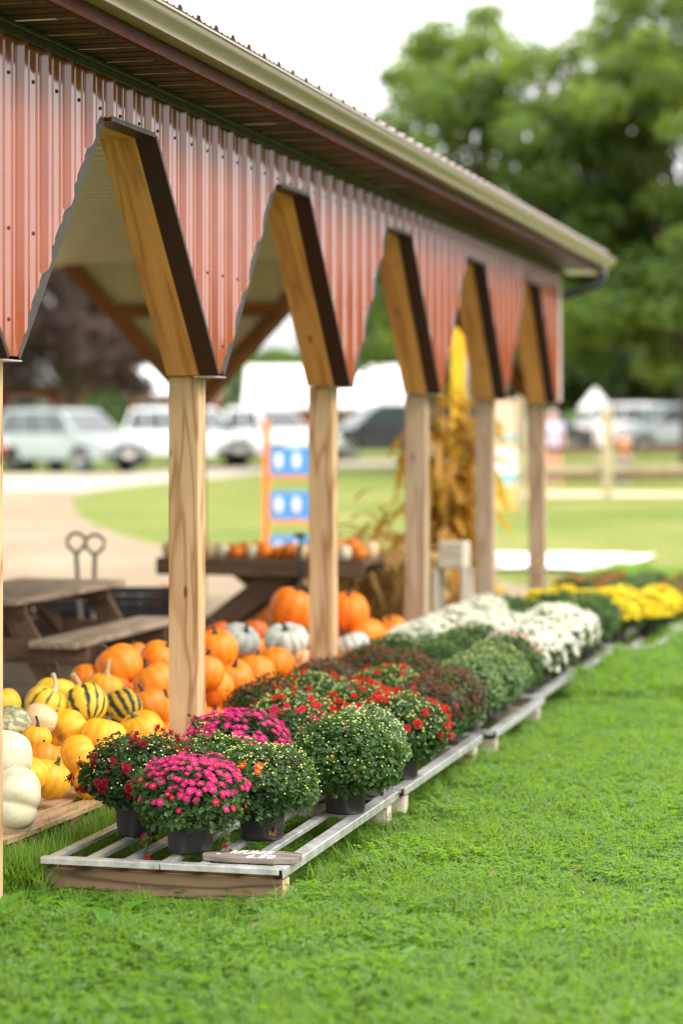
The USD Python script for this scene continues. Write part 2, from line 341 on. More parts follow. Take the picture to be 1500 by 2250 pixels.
def sheet(name, poly, mat_, lift, step=1.5, kind='structure', label=None, cat_=None):
    """a piece of ground following the terrain, cut to a polygon, with its own small thickness of 'lift' above the base"""
    from shapely.geometry import Polygon, box
    P = Polygon(poly); x0, y0, x1, y1 = P.bounds
    tri = trimesh.creation.triangulate_polygon(P, engine='earcut')
    m = trimesh.Trimesh(np.c_[tri[0], np.zeros(len(tri[0]))], tri[1], process=False)
    v, f = trimesh.remesh.subdivide_to_size(m.vertices, m.faces, max_edge=step, max_iter=12)
    v[:, 2] = terrain(v[:, 0], v[:, 1]) + lift
    n = np.cross(v[f[:, 1]] - v[f[:, 0]], v[f[:, 2]] - v[f[:, 0]])
    f = np.where((n[:, 2] < 0)[:, None], f[:, ::-1], f)
    p = obj(None, name, (v, f), mat_)
    return tag(p, label, cat_, kind=kind)

gx = np.r_[np.linspace(-420, -40, 20), np.linspace(-35, 20, 56), np.linspace(30, 420, 16)]
gy = np.r_[np.linspace(-60, 0, 9), np.linspace(2, 60, 59), np.linspace(65, 520, 40)]
GX, GY = np.meshgrid(gx, gy, indexing='ij')
gv = np.stack([GX, GY, terrain(GX, GY)], -1).reshape(-1, 3)
i, j = np.meshgrid(np.arange(len(gx) - 1), np.arange(len(gy) - 1), indexing='ij')
nY = len(gy)
gf = np.stack([i * nY + j, (i + 1) * nY + j, (i + 1) * nY + j + 1, i * nY + j + 1], -1).reshape(-1, 4)
tag(obj(None, 'lawn', (gv, gf), 'lawn_soil', smooth=True), 'green clover lawn spreading from the flower racks to the fence', 'lawn', kind='structure')
sheet('field', [(-90, 27), (-12, 24), (-3, 23.5), (12, 24.5), (40, 30), (60, 130), (-120, 130)], 'field_grass', 0.004)
sheet('gravel_yard', [(-30, 8), (-6.6, 8), (-0.2, 9.5), (-0.1, 19.9), (0.2, 22.6), (-0.96, 23.8), (-1.42, 24.7), (-2.03, 25.45), (-2.96, 26.0), (-3.98, 26.7), (-5.0, 27.5), (-5.94, 28.3), (-7.0, 29.6), (-8.46, 32.0), (-9.96, 34.8), (-11.88, 39.0), (-13.66, 43.6), (-14.2, 46.9), (-30, 46.9)], 'gravel', 0.008)
sheet('dirt_floor', [(-6.3, 4.5), (-0.02, 4.5), (-0.02, 15.4), (-1.2, 16.2), (-2.6, 15.8), (-6.3, 15.2)], 'dirt_floor', 0.012)
sheet('gravel_drive', [(-60, 47), (-14.5, 46.4), (-14.38, 51.8), (-13.8, 57.6), (-13.3, 61), (-10, 70), (-12, 72), (-15.6, 67.2), (-16.3, 64.2), (-17.8, 58.3), (-20.8, 55.7), (-60, 55)], 'drive_gravel', 0.012)
sheet('sand_patch', [(-5.4, 45.2), (-2.9, 45.4), (-0.6, 45.9), (2.5, 46.2), (2.2, 48.2), (-5.6, 48.0)], 'sand', 0.010)

# ------------------------------------------------------------------ the pavilion
PX0, PX1 = -0.20, -0.06                 # post faces across the wall
SP = 2.44; Y1 = 9.894
POSTS = [Y1 + SP * k for k in range(-2, 5)]
ZT, ZA, ZS = 1.94, 2.905, 3.115           # tip, apex and soffit heights
TIP, LEG = 0.085, 0.866
WX = 0.024                               # plane of the siding
YW0, YW1 = 4.90, 19.85
ZC = 3.28
pav = thing('pavilion', 'red metal-sided farm pavilion on wooden posts with arched openings and tan gutter', 'pavilion')

def ribs(s0, s1, pitch=0.2286):
    """the profile of the sheet: (along, out) between s0 and s1"""
    out = []
    k0 = int(math.floor(s0 / pitch)) - 1
    for k in range(k0, int(math.ceil(s1 / pitch)) + 2):
        c = k * pitch
        for d, h in ((-0.034, 0), (-0.015, 0.019), (0.015, 0.019), (0.034, 0), (0.065, 0), (0.070, 0.005), (0.083, 0.005), (0.088, 0), (0.141, 0), (0.146, 0.005), (0.159, 0.005), (0.164, 0)):
            out.append((c + d, h))
    out.sort(); return np.array(out)

def siding(parent, place, s0, s1, lower, top, mat_, brk, pitch=0.2286, sheetw=4, name='siding_panel', sub=5, ribh=1.0):
    prof = ribs(s0, s1, pitch)
    edges = np.arange(math.ceil(s0 / (pitch * sheetw)), math.floor(s1 / (pitch * sheetw)) + 1) * pitch * sheetw + 0.05
    cuts = [s0] + [e for e in edges if s0 + 0.1 < e < s1 - 0.1] + [s1]
    for a, b in zip(cuts[:-1], cuts[1:]):
        ss = np.unique(np.round(np.r_[a, b, prof[(prof[:, 0] > a) & (prof[:, 0] < b), 0], [q for q in brk if a < q < b]], 5))
        hh = np.interp(ss, prof[:, 0], prof[:, 1]) * ribh
        V, Fc = [], []
        for u0, u1, h0, h1 in zip(ss[:-1], ss[1:], hh[:-1], hh[1:]):
            e = min(1e-4, (u1 - u0) / 4)
            l0, l1 = lower(u0 + e), lower(u1 - e)
            t0, t1 = top(u0 + e), top(u1 - e)
            if t0 - l0 < 0.005 and t1 - l1 < 0.005:
                continue
            n = len(V)
            V += [place(h0, u0, l0), place(h1, u1, l1), place(h1, u1, t1), place(h0, u0, t0)]
            Fc.append([n, n + 1, n + 2, n + 3])
        if V:
            obj(parent, name, (np.array(V), np.array(Fc)), mat_)

def opening_fn(posts, tip, leg, zt, za, r_plus, r_minus, r_top):
    posts = np.array(posts)
    def lower(s):
        k = int(np.argmin(np.abs(posts - s))); d = s - posts[k]; a = abs(d); r = r_plus if d > 0 else r_minus
        if s > posts.max() or s < posts.min():
            a = 0.0
        z = zt if a < tip else (zt + (a - tip) / leg * (za - zt) if a < tip + leg else za)
        return min(z + (0.012 if a < tip * 0.7 else (r if a < tip + leg else r_top)), za + max(r_top, 0.008))
    return lower

front = lambda o, s, z: (WX + o, s, z)
low = opening_fn(POSTS, TIP, LEG, ZT, ZA, 0.094, 0.010, 0.008)
brk = [p + d for p in POSTS for d in (-TIP - LEG, -TIP, 0, TIP, TIP + LEG)]
siding(pav, front, YW0, YW1, low, lambda s: ZS - 0.02, 'red_siding', brk)

# posts: three plies of two-by-six each, then boards lining the arches and the metal edge trim
for k, y in enumerate(POSTS):
    y = y + (0.07 if k == 1 else 0.0)                     # one post stands slightly off its mark
    for x0, x1, end in ((PX0, PX1, False),):
        m_, L = frame(((x0 + x1) / 2, y, -0.05), ((x0 + x1) / 2, y, ZT), (1, 0, 0))
        v, f = cat(*[(cbox(L, 0.0365, 0.14, 0.0025)[0] + [L / 2, q, 0], cbox(L, 0.0365, 0.14, 0.0025)[1]) for q in (-0.038, 0, 0.038)])
        obj(pav, 'post', (v, f), 'pine_post' if k in (1, 2, 3) else 'pine_post_grey', xf=m_)
        m_, L = frame(((x0 + x1) / 2, y, ZT + 0.002), ((x0 + x1) / 2, y, ZC - 0.01), (1, 0, 0))
        v, f = cbox(L, 0.11, 0.13, 0.003)
        obj(pav, 'post_head', (v + [L / 2, 0, 0], f), 'golden_board', xf=m_)

def arch_boards(y0, y1, side):
    """boards lining one sloped or level edge; (y, z) are points on the edge of the opening"""
    d = np.array(y1) - np.array(y0); d = d / np.linalg.norm(d)
    n = np.array([-d[1], d[0]])
    if n[1] < 0: n = -n                                    # up, away from the opening
    c = 0.019
    a, b = np.array(y0) + n * c, np.array(y1) + n * c
    board(pav, 'arch_board', (PX0 + 0.0775, a[0], a[1]), (PX0 + 0.0775, b[0], b[1]), 0.155, 0.038, (0, n[0], n[1]), 'golden_board')
    # L-shaped metal trim: a return lining the edge and a flange on the face
    w = 0.0025; fl = 0.074 if side > 0 else 0.020
    xo = WX - 0.002 if side > 0 else WX + 0.0235           # under the sheet on one side, an outer lip on the other
    sec = [(PX1 + 0.0175, 0.0), (xo, 0.0), (xo, fl), (xo - w, fl), (xo - w, w), (PX1 + 0.0175, w)]
    P = np.array([[x, y0[0] + n[0] * q, y0[1] + n[1] * q] for x, q in sec] + [[x, y1[0] + n[0] * q, y1[1] + n[1] * q] for x, q in sec])
    k = len(sec)
    Fq = [[q, (q + 1) % k, k + (q + 1) % k, k + q] for q in range(k)]
    obj(pav, 'edge_trim', (P, np.array(Fq)), 'grey_trim' if side > 0 else 'bronze_trim')

for k, y in enumerate(POSTS):
    if k > 0:
        arch_boards((y - TIP - LEG, ZA), (y - TIP, ZT), -1)
        arch_boards((POSTS[k - 1] + TIP + LEG + 0.002, ZA), (y - TIP - LEG - 0.002, ZA), -1)
    if k < len(POSTS) - 1:
        arch_boards((y + TIP, ZT), (y + TIP + LEG, ZA), 1)
    obj(pav, 'tip_trim', cbox(0.10, 2 * TIP + 0.004, 0.006, 0.001, (WX - 0.045, y if k < 6 else y + 0.005, ZT - 0.0035)), 'bright_edge')
# screws in the siding, in rows beside the ribs
ico = trimesh.creation.cylinder(radius=0.0045, height=0.006, sections=7)
ico.apply_transform(trimesh.transformations.rotation_matrix(math.pi / 2, (0, 1, 0)))
cap = trimesh.creation.cylinder(radius=0.0075, height=0.0025, sections=9)
cap.apply_transform(trimesh.transformations.rotation_matrix(math.pi / 2, (0, 1, 0)))
sc = cat(ico, cap)
scr = []
for q in range(int(YW0 / 0.2286) + 1, int(YW1 / 0.2286)):
    s = q * 0.2286 + 0.114
    for z in (2.08, 2.40, 2.945):
        if z > low(s) + 0.03:
            scr.append((sc[0] + [WX + 0.003, s, z], sc[1]))
obj(pav, 'screws', cat(*scr), 'screw_red', kind='stuff')
# end corner, soffit, fascia, gutter, roof
obj(pav, 'corner_trim', cat(cbox(0.030, 0.012, ZS - ZT - 0.03, 0.002, (WX + 0.012, YW1 + 0.008, (ZS + ZT) / 2)), cbox(0.09, 0.006, ZS - ZT - 0.03, 0.002, (WX - 0.05, YW1 + 0.012, (ZS + ZT) / 2))), 'corner_white')
XE = 0.335                              # eave: outer edge of the soffit
YR0, YR1 = 4.4, 20.47
y = 4.95
while y < YW1 + 0.02:
    w = min(0.3048, YW1 + 0.03 - y)
    pts = []
    for q in range(3):
        a = y + w * q / 3; b = y + w * (q + 1) / 3
        pts += [(a + 0.006, ZS), (b - 0.012, ZS), (b - 0.009, ZS + 0.010), (b + 0.001, ZS + 0.010)]
    P = np.array(pts); n = len(P)
    V = np.vstack([np.c_[np.full(n, WX + 0.022), P], np.c_[np.full(n, XE - 0.004), P]])
    obj(pav, 'soffit_panel', (V, np.array([[q, q + 1, n + q + 1, n + q] for q in range(n - 1)])), 'soffit_brown')
    y += w
obj(pav, 'soffit_channel', cat(cbox(0.024, YW1 - 4.95, 0.018, 0.003, (WX + 0.034, (YW1 + 4.95) / 2, ZS - 0.008)), cbox(0.010, YW1 - 4.95, 0.030, 0.003, (WX + 0.024, (YW1 + 4.95) / 2, ZS - 0.030))), 'bronze_trim')
obj(pav, 'fascia', prism([(XE - 0.025, ZS + 0.004), (XE - 0.025, ZS - 0.006), (XE + 0.002, ZS - 0.006), (XE + 0.002, ZS + 0.145), (XE - 0.006, ZS + 0.145), (XE - 0.006, ZS + 0.004)], 'y', 4.4, YR1), 'fascia_brown')
g0 = XE + 0.004
gp = [(0, 0.118), (0, 0), (0.062, 0), (0.066, 0.004), (0.068, 0.022), (0.074, 0.036), (0.088, 0.052), (0.104, 0.064), (0.112, 0.078), (0.114, 0.098), (0.122, 0.102), (0.122, 0.116), (0.112, 0.116)]
inn = [(0.110, 0.112), (0.117, 0.112), (0.117, 0.105), (0.110, 0.101), (0.108, 0.080), (0.101, 0.067), (0.085, 0.055), (0.070, 0.038), (0.064, 0.024), (0.062, 0.004), (0.004, 0.004), (0.004, 0.118)]
obj(pav, 'gutter', prism([(g0 + a, ZS + 0.050 + b * 0.69) for a, b in gp + inn], 'y', 4.4, YR1 - 0.01), 'gutter_tan', smooth=35)
obj(pav, 'gutter_end_cap', prism([(g0 + a, ZS + 0.050 + b * 0.69) for a, b in gp], 'y', YR1 - 0.0095, YR1 - 0.005), 'gutter_tan')
# roof sheets: major and minor ribs running up the slope
XRIDGE, PITCH = -3.27, 0.30
def roof_z(x):
    return ZS + 0.178 + (XE + 0.055 - x) * PITCH
def roof_sheet(y0, y1, sgn):
    prof = ribs(y0, y1); ss = np.unique(np.round(np.r_[y0, y1, prof[(prof[:, 0] > y0) & (prof[:, 0] < y1), 0]], 5)); h = np.interp(ss, prof[:, 0], prof[:, 1])
    xs = (XE + 0.055, XRIDGE)
    V = []
    for x in xs:
        X = x if sgn > 0 else 2 * XRIDGE - x
        V += [(X, s, roof_z(x) + q) for s, q in zip(ss, h)]
    n = len(ss)
    V = np.array(V); V = np.vstack([V, V - [0, 0, 0.0015]])
    Fq = [[q, q + 1, n + q + 1, n + q] for q in range(n - 1)] + [[2 * n + q, 2 * n + q + 1, 3 * n + q + 1, 3 * n + q] for q in range(n - 1)] + [[q, q + 1, 2 * n + q + 1, 2 * n + q] for q in range(n - 1)]
    obj(pav, 'roof_sheet', (V, np.array(Fq)), 'roof_metal')
y = YR0
while y < YR1 - 0.05:
    w = min(0.9144, YR1 + 0.005 - y)
    roof_sheet(y, y + w, 1); roof_sheet(y, y + w, -1)
    y += w
obj(pav, 'ridge_cap', prism([(XRIDGE - 0.18, roof_z(XRIDGE) - 0.03), (XRIDGE, roof_z(XRIDGE) + 0.035), (XRIDGE + 0.18, roof_z(XRIDGE) - 0.03), (XRIDGE, roof_z(XRIDGE) + 0.030)], 'y', YR0, YR1), 'roof_metal')
# overhang at the far gable: cream soffit following the slope, cream rake board
for sgn in (1, -1):
    X = lambda x: x if sgn > 0 else 2 * XRIDGE - x
    V = np.array([(X(x), yy, roof_z(x) - 0.05 - t) for t in (0, 0.01) for x in (XE + 0.0, XRIDGE) for yy in (YW1 + 0.02, YR1 - 0.03)])
    obj(pav, 'rake_soffit', (V, np.array([[0, 1, 3, 2], [4, 6, 7, 5], [0, 4, 5, 1], [2, 3, 7, 6], [0, 2, 6, 4], [1, 5, 7, 3]])), 'cream_metal')
    V = np.array([(X(x), yy, roof_z(x) - 0.004 - t) for t in (0, 0.14) for x in (XE + 0.05, XRIDGE) for yy in (YR1 - 0.028, YR1 - 0.004)])
    obj(pav, 'rake_board', (V, np.array([[0, 1, 3, 2], [4, 6, 7, 5], [0, 4, 5, 1], [2, 3, 7, 6], [0, 2, 6, 4], [1, 5, 7, 3]])), 'cream_metal')
# soffit return under the eave at the gable
obj(pav, 'eave_return', cbox(XE - WX - 0.03, YR1 - YW1 - 0.06, 0.012, 0.002, ((XE + WX) / 2, (YR1 + YW1) / 2, ZS + 0.004)), 'cream_metal')
# downspout
dx = g0 + 0.045
cpath = np.array([(dx, 20.10, ZS + 0.053), (dx, 20.10, ZS - 0.02), (dx - 0.004, 20.095, ZS - 0.06), (dx - 0.03, 20.08, ZS - 0.10), (dx - 0.08, 20.05, ZS - 0.135), (dx - 0.17, 20.02, ZS - 0.165), (0.09, 19.97, ZS - 0.205), (0.02, 19.955, ZS - 0.23), (-0.06, 19.94, ZS - 0.26), (-0.13, 19.94, ZS - 0.31), (-0.15, 19.94, ZS - 0.40), (-0.15, 19.94, 0.15)])
obj(pav, 'downspout', tube(cpath, 0.042, 12), 'downspout_black', smooth=40)
# ceiling
y = 4.6
while y < YW1 - 0.05:
    w = min(0.9144, YW1 - 0.03 - y)
    prof = ribs(y, y + w); ss = np.unique(np.round(np.r_[y, y + w, prof[(prof[:, 0] > y) & (prof[:, 0] < y + w), 0]], 5)); h = np.interp(ss, prof[:, 0], prof[:, 1])
    n = len(ss); V = np.vstack([np.c_[np.full(n, xx), ss, ZC - h * 2.4] for xx in (-0.02, -6.52)])
    obj(pav, 'ceiling_panel', (V, np.array([[q, q + 1, n + q + 1, n + q] for q in range(n - 1)])), 'ceiling_metal')
    y += w
# the far gable wall, seen from inside through the arches, and the back wall
EX = [-0.13, -3.27, -6.41]
ELEG, EZA = 1.19, 3.20
elow = opening_fn(EX, TIP, ELEG, ZT, EZA, 0.0, 0.0, 0.0)
ebrk = [p + d for p in EX for d in (-TIP - ELEG, -TIP, TIP, TIP + ELEG)]
siding(pav, lambda o, s, z: (s, YW1 - 0.13 - o, z), -6.52, -0.02, elow, lambda s: ZC - 0.005, 'cream_metal', ebrk, name='liner_panel', ribh=0.6)
gtop = lambda s: roof_z(max(s, 2 * XRIDGE - s)) - 0.07
siding(pav, lambda o, s, z: (s, YW1 - 0.02 + o, z), -6.55, 0.02, elow, gtop, 'red_siding', ebrk, name='gable_panel', ribh=0.6)
for k, x in enumerate(EX):
    if k > 0:
        m_, L = frame((x, YW1 - 0.075, -0.05), (x, YW1 - 0.075, ZT), (0, 1, 0))
        v, f = cbox(L, 0.114, 0.13, 0.003)
        obj(pav, 'post', (v + [L / 2, 0, 0], f), 'pine_post_grey', xf=m_)
    for sg in (-1, 1):
        if (k == 0 and sg > 0) or (k == 2 and sg < 0): continue
        a, b = np.array((x + sg * TIP, ZT)), np.array((x + sg * (TIP + ELEG), EZA))
        d = (b - a) / np.linalg.norm(b - a); n = np.array([-d[1], d[0]]); n = n if n[1] > 0 else -n
        a, b = a + n * 0.07, b + n * 0.07
        board(pav, 'gable_brace', (a[0], YW1 - 0.165, a[1]), (b[0], YW1 - 0.165, b[1]), 0.14, 0.038, (0, 1, 0), 'brown_board')
board(pav, 'girt', (EX[1] - 0.85, YW1 - 0.168, 2.80), (EX[1] + 0.85, YW1 - 0.168, 2.80), 0.12, 0.03, (0, 1, 0), 'brown_board')
BX = -6.54 - WX
BPOSTS = POSTS
siding(pav, lambda o, s, z: (BX - o, s, z), YW0, YW1, opening_fn(BPOSTS, TIP, LEG, ZT, ZA, 0, 0, 0), lambda s: ZS + 0.05, 'red_siding', brk, name='back_panel', ribh=0.6)
for y in BPOSTS[:-1]:
    m_, L = frame((-6.41, y, -0.05), (-6.41, y, ZC - 0.02), (1, 0, 0))
    v, f = cbox(L, 0.114, 0.13, 0.003)
    obj(pav, 'post', (v + [L / 2, 0, 0], f), 'pine_post_grey', xf=m_)

# ------------------------------------------------------------------ racks under the flower pots
RZ = 0.13
def rack(x0, x1, y0, y1, label, first=False, endbar=True):
    t = thing('flower_rack', label, 'rack', None, (x0, y0, 0))
    W, L = x1 - x0, y1 - y0
    n = 7
    for k in range(n):
        x = 0.026 + (W - 0.045) * k / (n - 1)
        if k == n - 1:                                     # the outer rail is an angle with a lip
            v, f = prism([(-0.030, 0), (0.020, 0), (0.022, -0.004), (0.022, -0.034), (0.018, -0.034), (0.016, -0.006), (-0.030, -0.004)], 'y', 0.004, L - 0.004)
            obj(t, 'rail', (v + [x, 0, RZ], f), 'galvanised')
        else:
            obj(t, 'rail', cbox(0.040, L - 0.010, 0.022, 0.004, (x, L / 2, RZ - 0.012)), 'galvanised')
    for ye in ([0.0, L] if endbar else [L]):
        s = 1 if ye == 0 else -1
        for a, b in ((0.0, W / 2 - 0.003), (W / 2 + 0.003, W - 0.012)):
            v, f = prism([(0, -0.002), (0.003, 0.002), (0.045, 0.002), (0.045, -0.002), (0.006, -0.002), (0.004, -0.018), (0, -0.021)], 'x', a, b)
            v[:, 1] = ye + s * (v[:, 1] - 0.006)
            obj(t, 'end_bar', (v + [0, 0, RZ], f), 'galvanised')
    for ye in (0.075, L - 0.14):
        obj(t, 'cross_bar', cbox(W - 0.03, 0.028, 0.0205, 0.003, (W / 2, ye, RZ - 0.0345)), 'rust')
    for q, ye in enumerate((0.075, L - 0.14)):
        board(t, 'timber', (0.0, ye, 0.043), (W - 0.012, ye, 0.043), 0.089, 0.084, (0, 0, 1), 'timber_weathered' if first and q == 0 else 'timber_white', ch=0.004)
        obj(t, 'timber_end', cbox(0.004, 0.083, 0.078, 0.001, (W - 0.009, ye, 0.043)), 'timber_cut_end' if first and q == 0 else 'timber_white')
    return t
rack(0.005, 0.920, 7.780, 9.62, 'galvanised rail rack on a timber, nearest, with magenta mums and slate price board', first=True)
rack(0.000, 0.930, 9.69, 11.52, 'galvanised rail rack carrying the red and dark maroon mums, second from front')
rack(0.035, 0.975, 11.66, 13.22, 'galvanised rail rack carrying the brown and light green mums, third from front')
rack(0.000, 0.930, 13.30, 14.84, 'galvanised rail rack carrying the front white mums, fourth from front')
rack(0.040, 0.970, 14.93, 16.48, 'galvanised rail rack carrying the rear white mums before the yellow ones')
rack(0.160, 1.260, 16.56, 18.36, 'galvanised rail rack jutting onto the grass under the yellow mums')
rack(0.160, 1.260, 18.42, 20.20, 'galvanised rail rack under the orange-flecked mums behind the yellow ones')
rack(0.160, 1.260, 20.26, 22.00, 'galvanised rail rack farthest away, under the last row of mums')

# ------------------------------------------------------------------ chrysanthemums in pots
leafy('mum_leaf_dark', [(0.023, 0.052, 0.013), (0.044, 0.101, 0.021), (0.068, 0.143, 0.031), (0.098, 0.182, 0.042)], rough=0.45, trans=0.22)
leafy('mum_leaf_mid', [(0.034, 0.078, 0.016), (0.065, 0.150, 0.029), (0.101, 0.208, 0.039), (0.150, 0.273, 0.060)], rough=0.45, trans=0.25)
leafy('mum_leaf_pale', [(0.072, 0.137, 0.049), (0.117, 0.215, 0.078), (0.169, 0.286, 0.111), (0.227, 0.351, 0.143)], rough=0.5, trans=0.25)
leafy('mum_leaf_olive', [(0.046, 0.065, 0.018), (0.088, 0.124, 0.034), (0.143, 0.163, 0.047), (0.195, 0.163, 0.058)], rough=0.5, trans=0.22)
leafy('dry_leaf', [(0.16, 0.09, 0.04), (0.34, 0.22, 0.11), (0.44, 0.32, 0.18)], trans=0.2)
leafy('bud_pale', [(0.42, 0.45, 0.14), (0.62, 0.60, 0.24), (0.72, 0.70, 0.36)], trans=0.1)
leafy('bud_cream', [(0.50, 0.55, 0.30), (0.68, 0.70, 0.44), (0.76, 0.76, 0.55)], trans=0.1)
leafy('bud_red', [(0.16, 0.018, 0.012), (0.26, 0.045, 0.022), (0.40, 0.26, 0.10)], trans=0.1)
def petals(name, stops, **k):
    leafy(name, stops, rough=0.55, trans=0.28, spec=0.25, tcol=tuple(np.minimum(np.array(stops[1]) * 1.25, 1)), **k)
petals('petal_magenta', [(0.60, 0.020, 0.20), (0.78, 0.040, 0.29), (0.85, 0.090, 0.40)])
petals('petal_crimson', [(0.24, 0.004, 0.020), (0.42, 0.008, 0.035), (0.56, 0.016, 0.060)])
petals('petal_rose', [(0.52, 0.014, 0.075), (0.68, 0.030, 0.12), (0.74, 0.06, 0.17)])
petals('petal_red', [(0.50, 0.012, 0.008), (0.66, 0.024, 0.012), (0.74, 0.055, 0.020)])
petals('petal_maroon', [(0.11, 0.006, 0.010), (0.18, 0.010, 0.014), (0.26, 0.02, 0.02)])
petals('petal_orange', [(0.70, 0.09, 0.010), (0.82, 0.17, 0.015), (0.88, 0.28, 0.03)])
petals('petal_white', [(0.74, 0.74, 0.62), (0.82, 0.82, 0.74), (0.86, 0.86, 0.80)])
petals('petal_yellow', [(0.82, 0.62, 0.015), (0.87, 0.72, 0.03), (0.90, 0.80, 0.10)])
plain('disc_orange', (0.62, 0.16, 0.05), 0.8, var=0.3, scale=200)
plain('disc_yellow', (0.66, 0.46, 0.06), 0.8, var=0.3, scale=200)

def leaf_mesh(fine=True):
    if fine:
        V = np.array([(0, 0, 0), (.5, 0, -.05), (1, 0, .02), (.22, .13, .05), (.36, .36, .09), (.47, .17, .03), (.68, .40, .08), (.80, .16, .03), (.22, -.13, .05), (.36, -.36, .09), (.47, -.17, .03), (.68, -.40, .08), (.80, -.16, .03)])
        Fc = np.array([(0, 1, 3), (3, 1, 4), (4, 1, 5), (5, 1, 6), (6, 1, 7), (7, 1, 2), (0, 8, 1), (8, 9, 1), (9, 10, 1), (10, 11, 1), (11, 12, 1), (12, 2, 1)])
    else:
        V = np.array([(0, 0, 0), (.45, .36, .07), (1, 0, .02), (.45, -.36, .07), (.5, 0, -.04)])
        Fc = np.array([(0, 4, 1), (1, 4, 2), (0, 3, 4), (3, 2, 4)])
    return V, Fc

def bloom_mesh(np1=15, np2=11, r=1.0, cup=0.35, seed=0, layers=2, wide=0.30):
    g = np.random.default_rng(seed)
    V, Fc = [], []
    for layer, (n, rr, tilt) in enumerate(((np1, r, cup * 0.4), (np2, r * 0.74, cup * 1.3), (8, r * 0.46, cup * 2.4))[:layers]):
        for k in range(n):
            a = 2 * math.pi * (k + 0.5 * layer) / n + g.normal(0, 0.06)
            q = rr * g.uniform(0.86, 1.06); tl = tilt + g.normal(0, 0.12)
            w = q * wide * g.uniform(0.8, 1.1)
            pr = np.array([(0.10 * q, 0, 0.0), (0.55 * q, w * 0.5, 0.03), (0.55 * q, -w * 0.5, 0.03), (0.96 * q, w * 0.30, -0.02), (0.96 * q, -w * 0.30, -0.02)])
            pr[:, 2] += pr[:, 0] * math.tan(min(tl, 1.1)) + layer * 0.05 * r
            c, s = math.cos(a), math.sin(a)
            pr = np.c_[pr[:, 0] * c - pr[:, 1] * s, pr[:, 0] * s + pr[:, 1] * c, pr[:, 2]]
            m = len(V); V += pr.tolist(); Fc += [(m, m + 2, m + 1), (m + 1, m + 2, m + 4), (m + 1, m + 4, m + 3)]
    return np.array(V), np.array(Fc)

def disc_mesh(r=0.24, h=0.16):
    return lathe([(0.0, h), (r * 0.6, h * 0.85), (r, h * 0.3), (r * 0.9, 0.0)], 8)

_oct = trimesh.creation.icosphere(subdivisions=1)
BUD = (np.array(_oct.vertices) * [1, 1, 0.85], np.array(_oct.faces))
_o6 = (np.array([(1, 0, 0), (-1, 0, 0), (0, 1, 0), (0, -1, 0), (0, 0, .9), (0, 0, -.9)], float), np.array([(0, 2, 4), (2, 1, 4), (1, 3, 4), (3, 0, 4), (2, 0, 5), (1, 2, 5), (3, 1, 5), (0, 3, 5)]))

def dome_points(g, n, R, top, zc, low_ang, lump, seed):
    """points and normals on the shell of the plant"""
    u = g.uniform(math.cos(low_ang), 1, n); az = g.uniform(0, 2 * math.pi, n)
    sn = np.sqrt(1 - u * u)
    d = np.c_[sn * np.cos(az), sn * np.sin(az), u]
    s = 1 + lump * (meshkit.fbm(d * 2.2 + seed * 3.1, 2, seed) - 0.5) * 2 + 0.34 * lump * (meshkit.noise(d * 8.0 + seed, seed + 1) - 0.5) * 2
    h = np.where(u > 0, top - zc, 0.160)
    P = np.c_[d[:, 0] * R * s, d[:, 1] * R * s, zc + d[:, 2] * h * s]
    N = unit(np.c_[d[:, 0] / R, d[:, 1] / R, d[:, 2] / np.maximum(h, 0.05)])
    return P, N, u, az

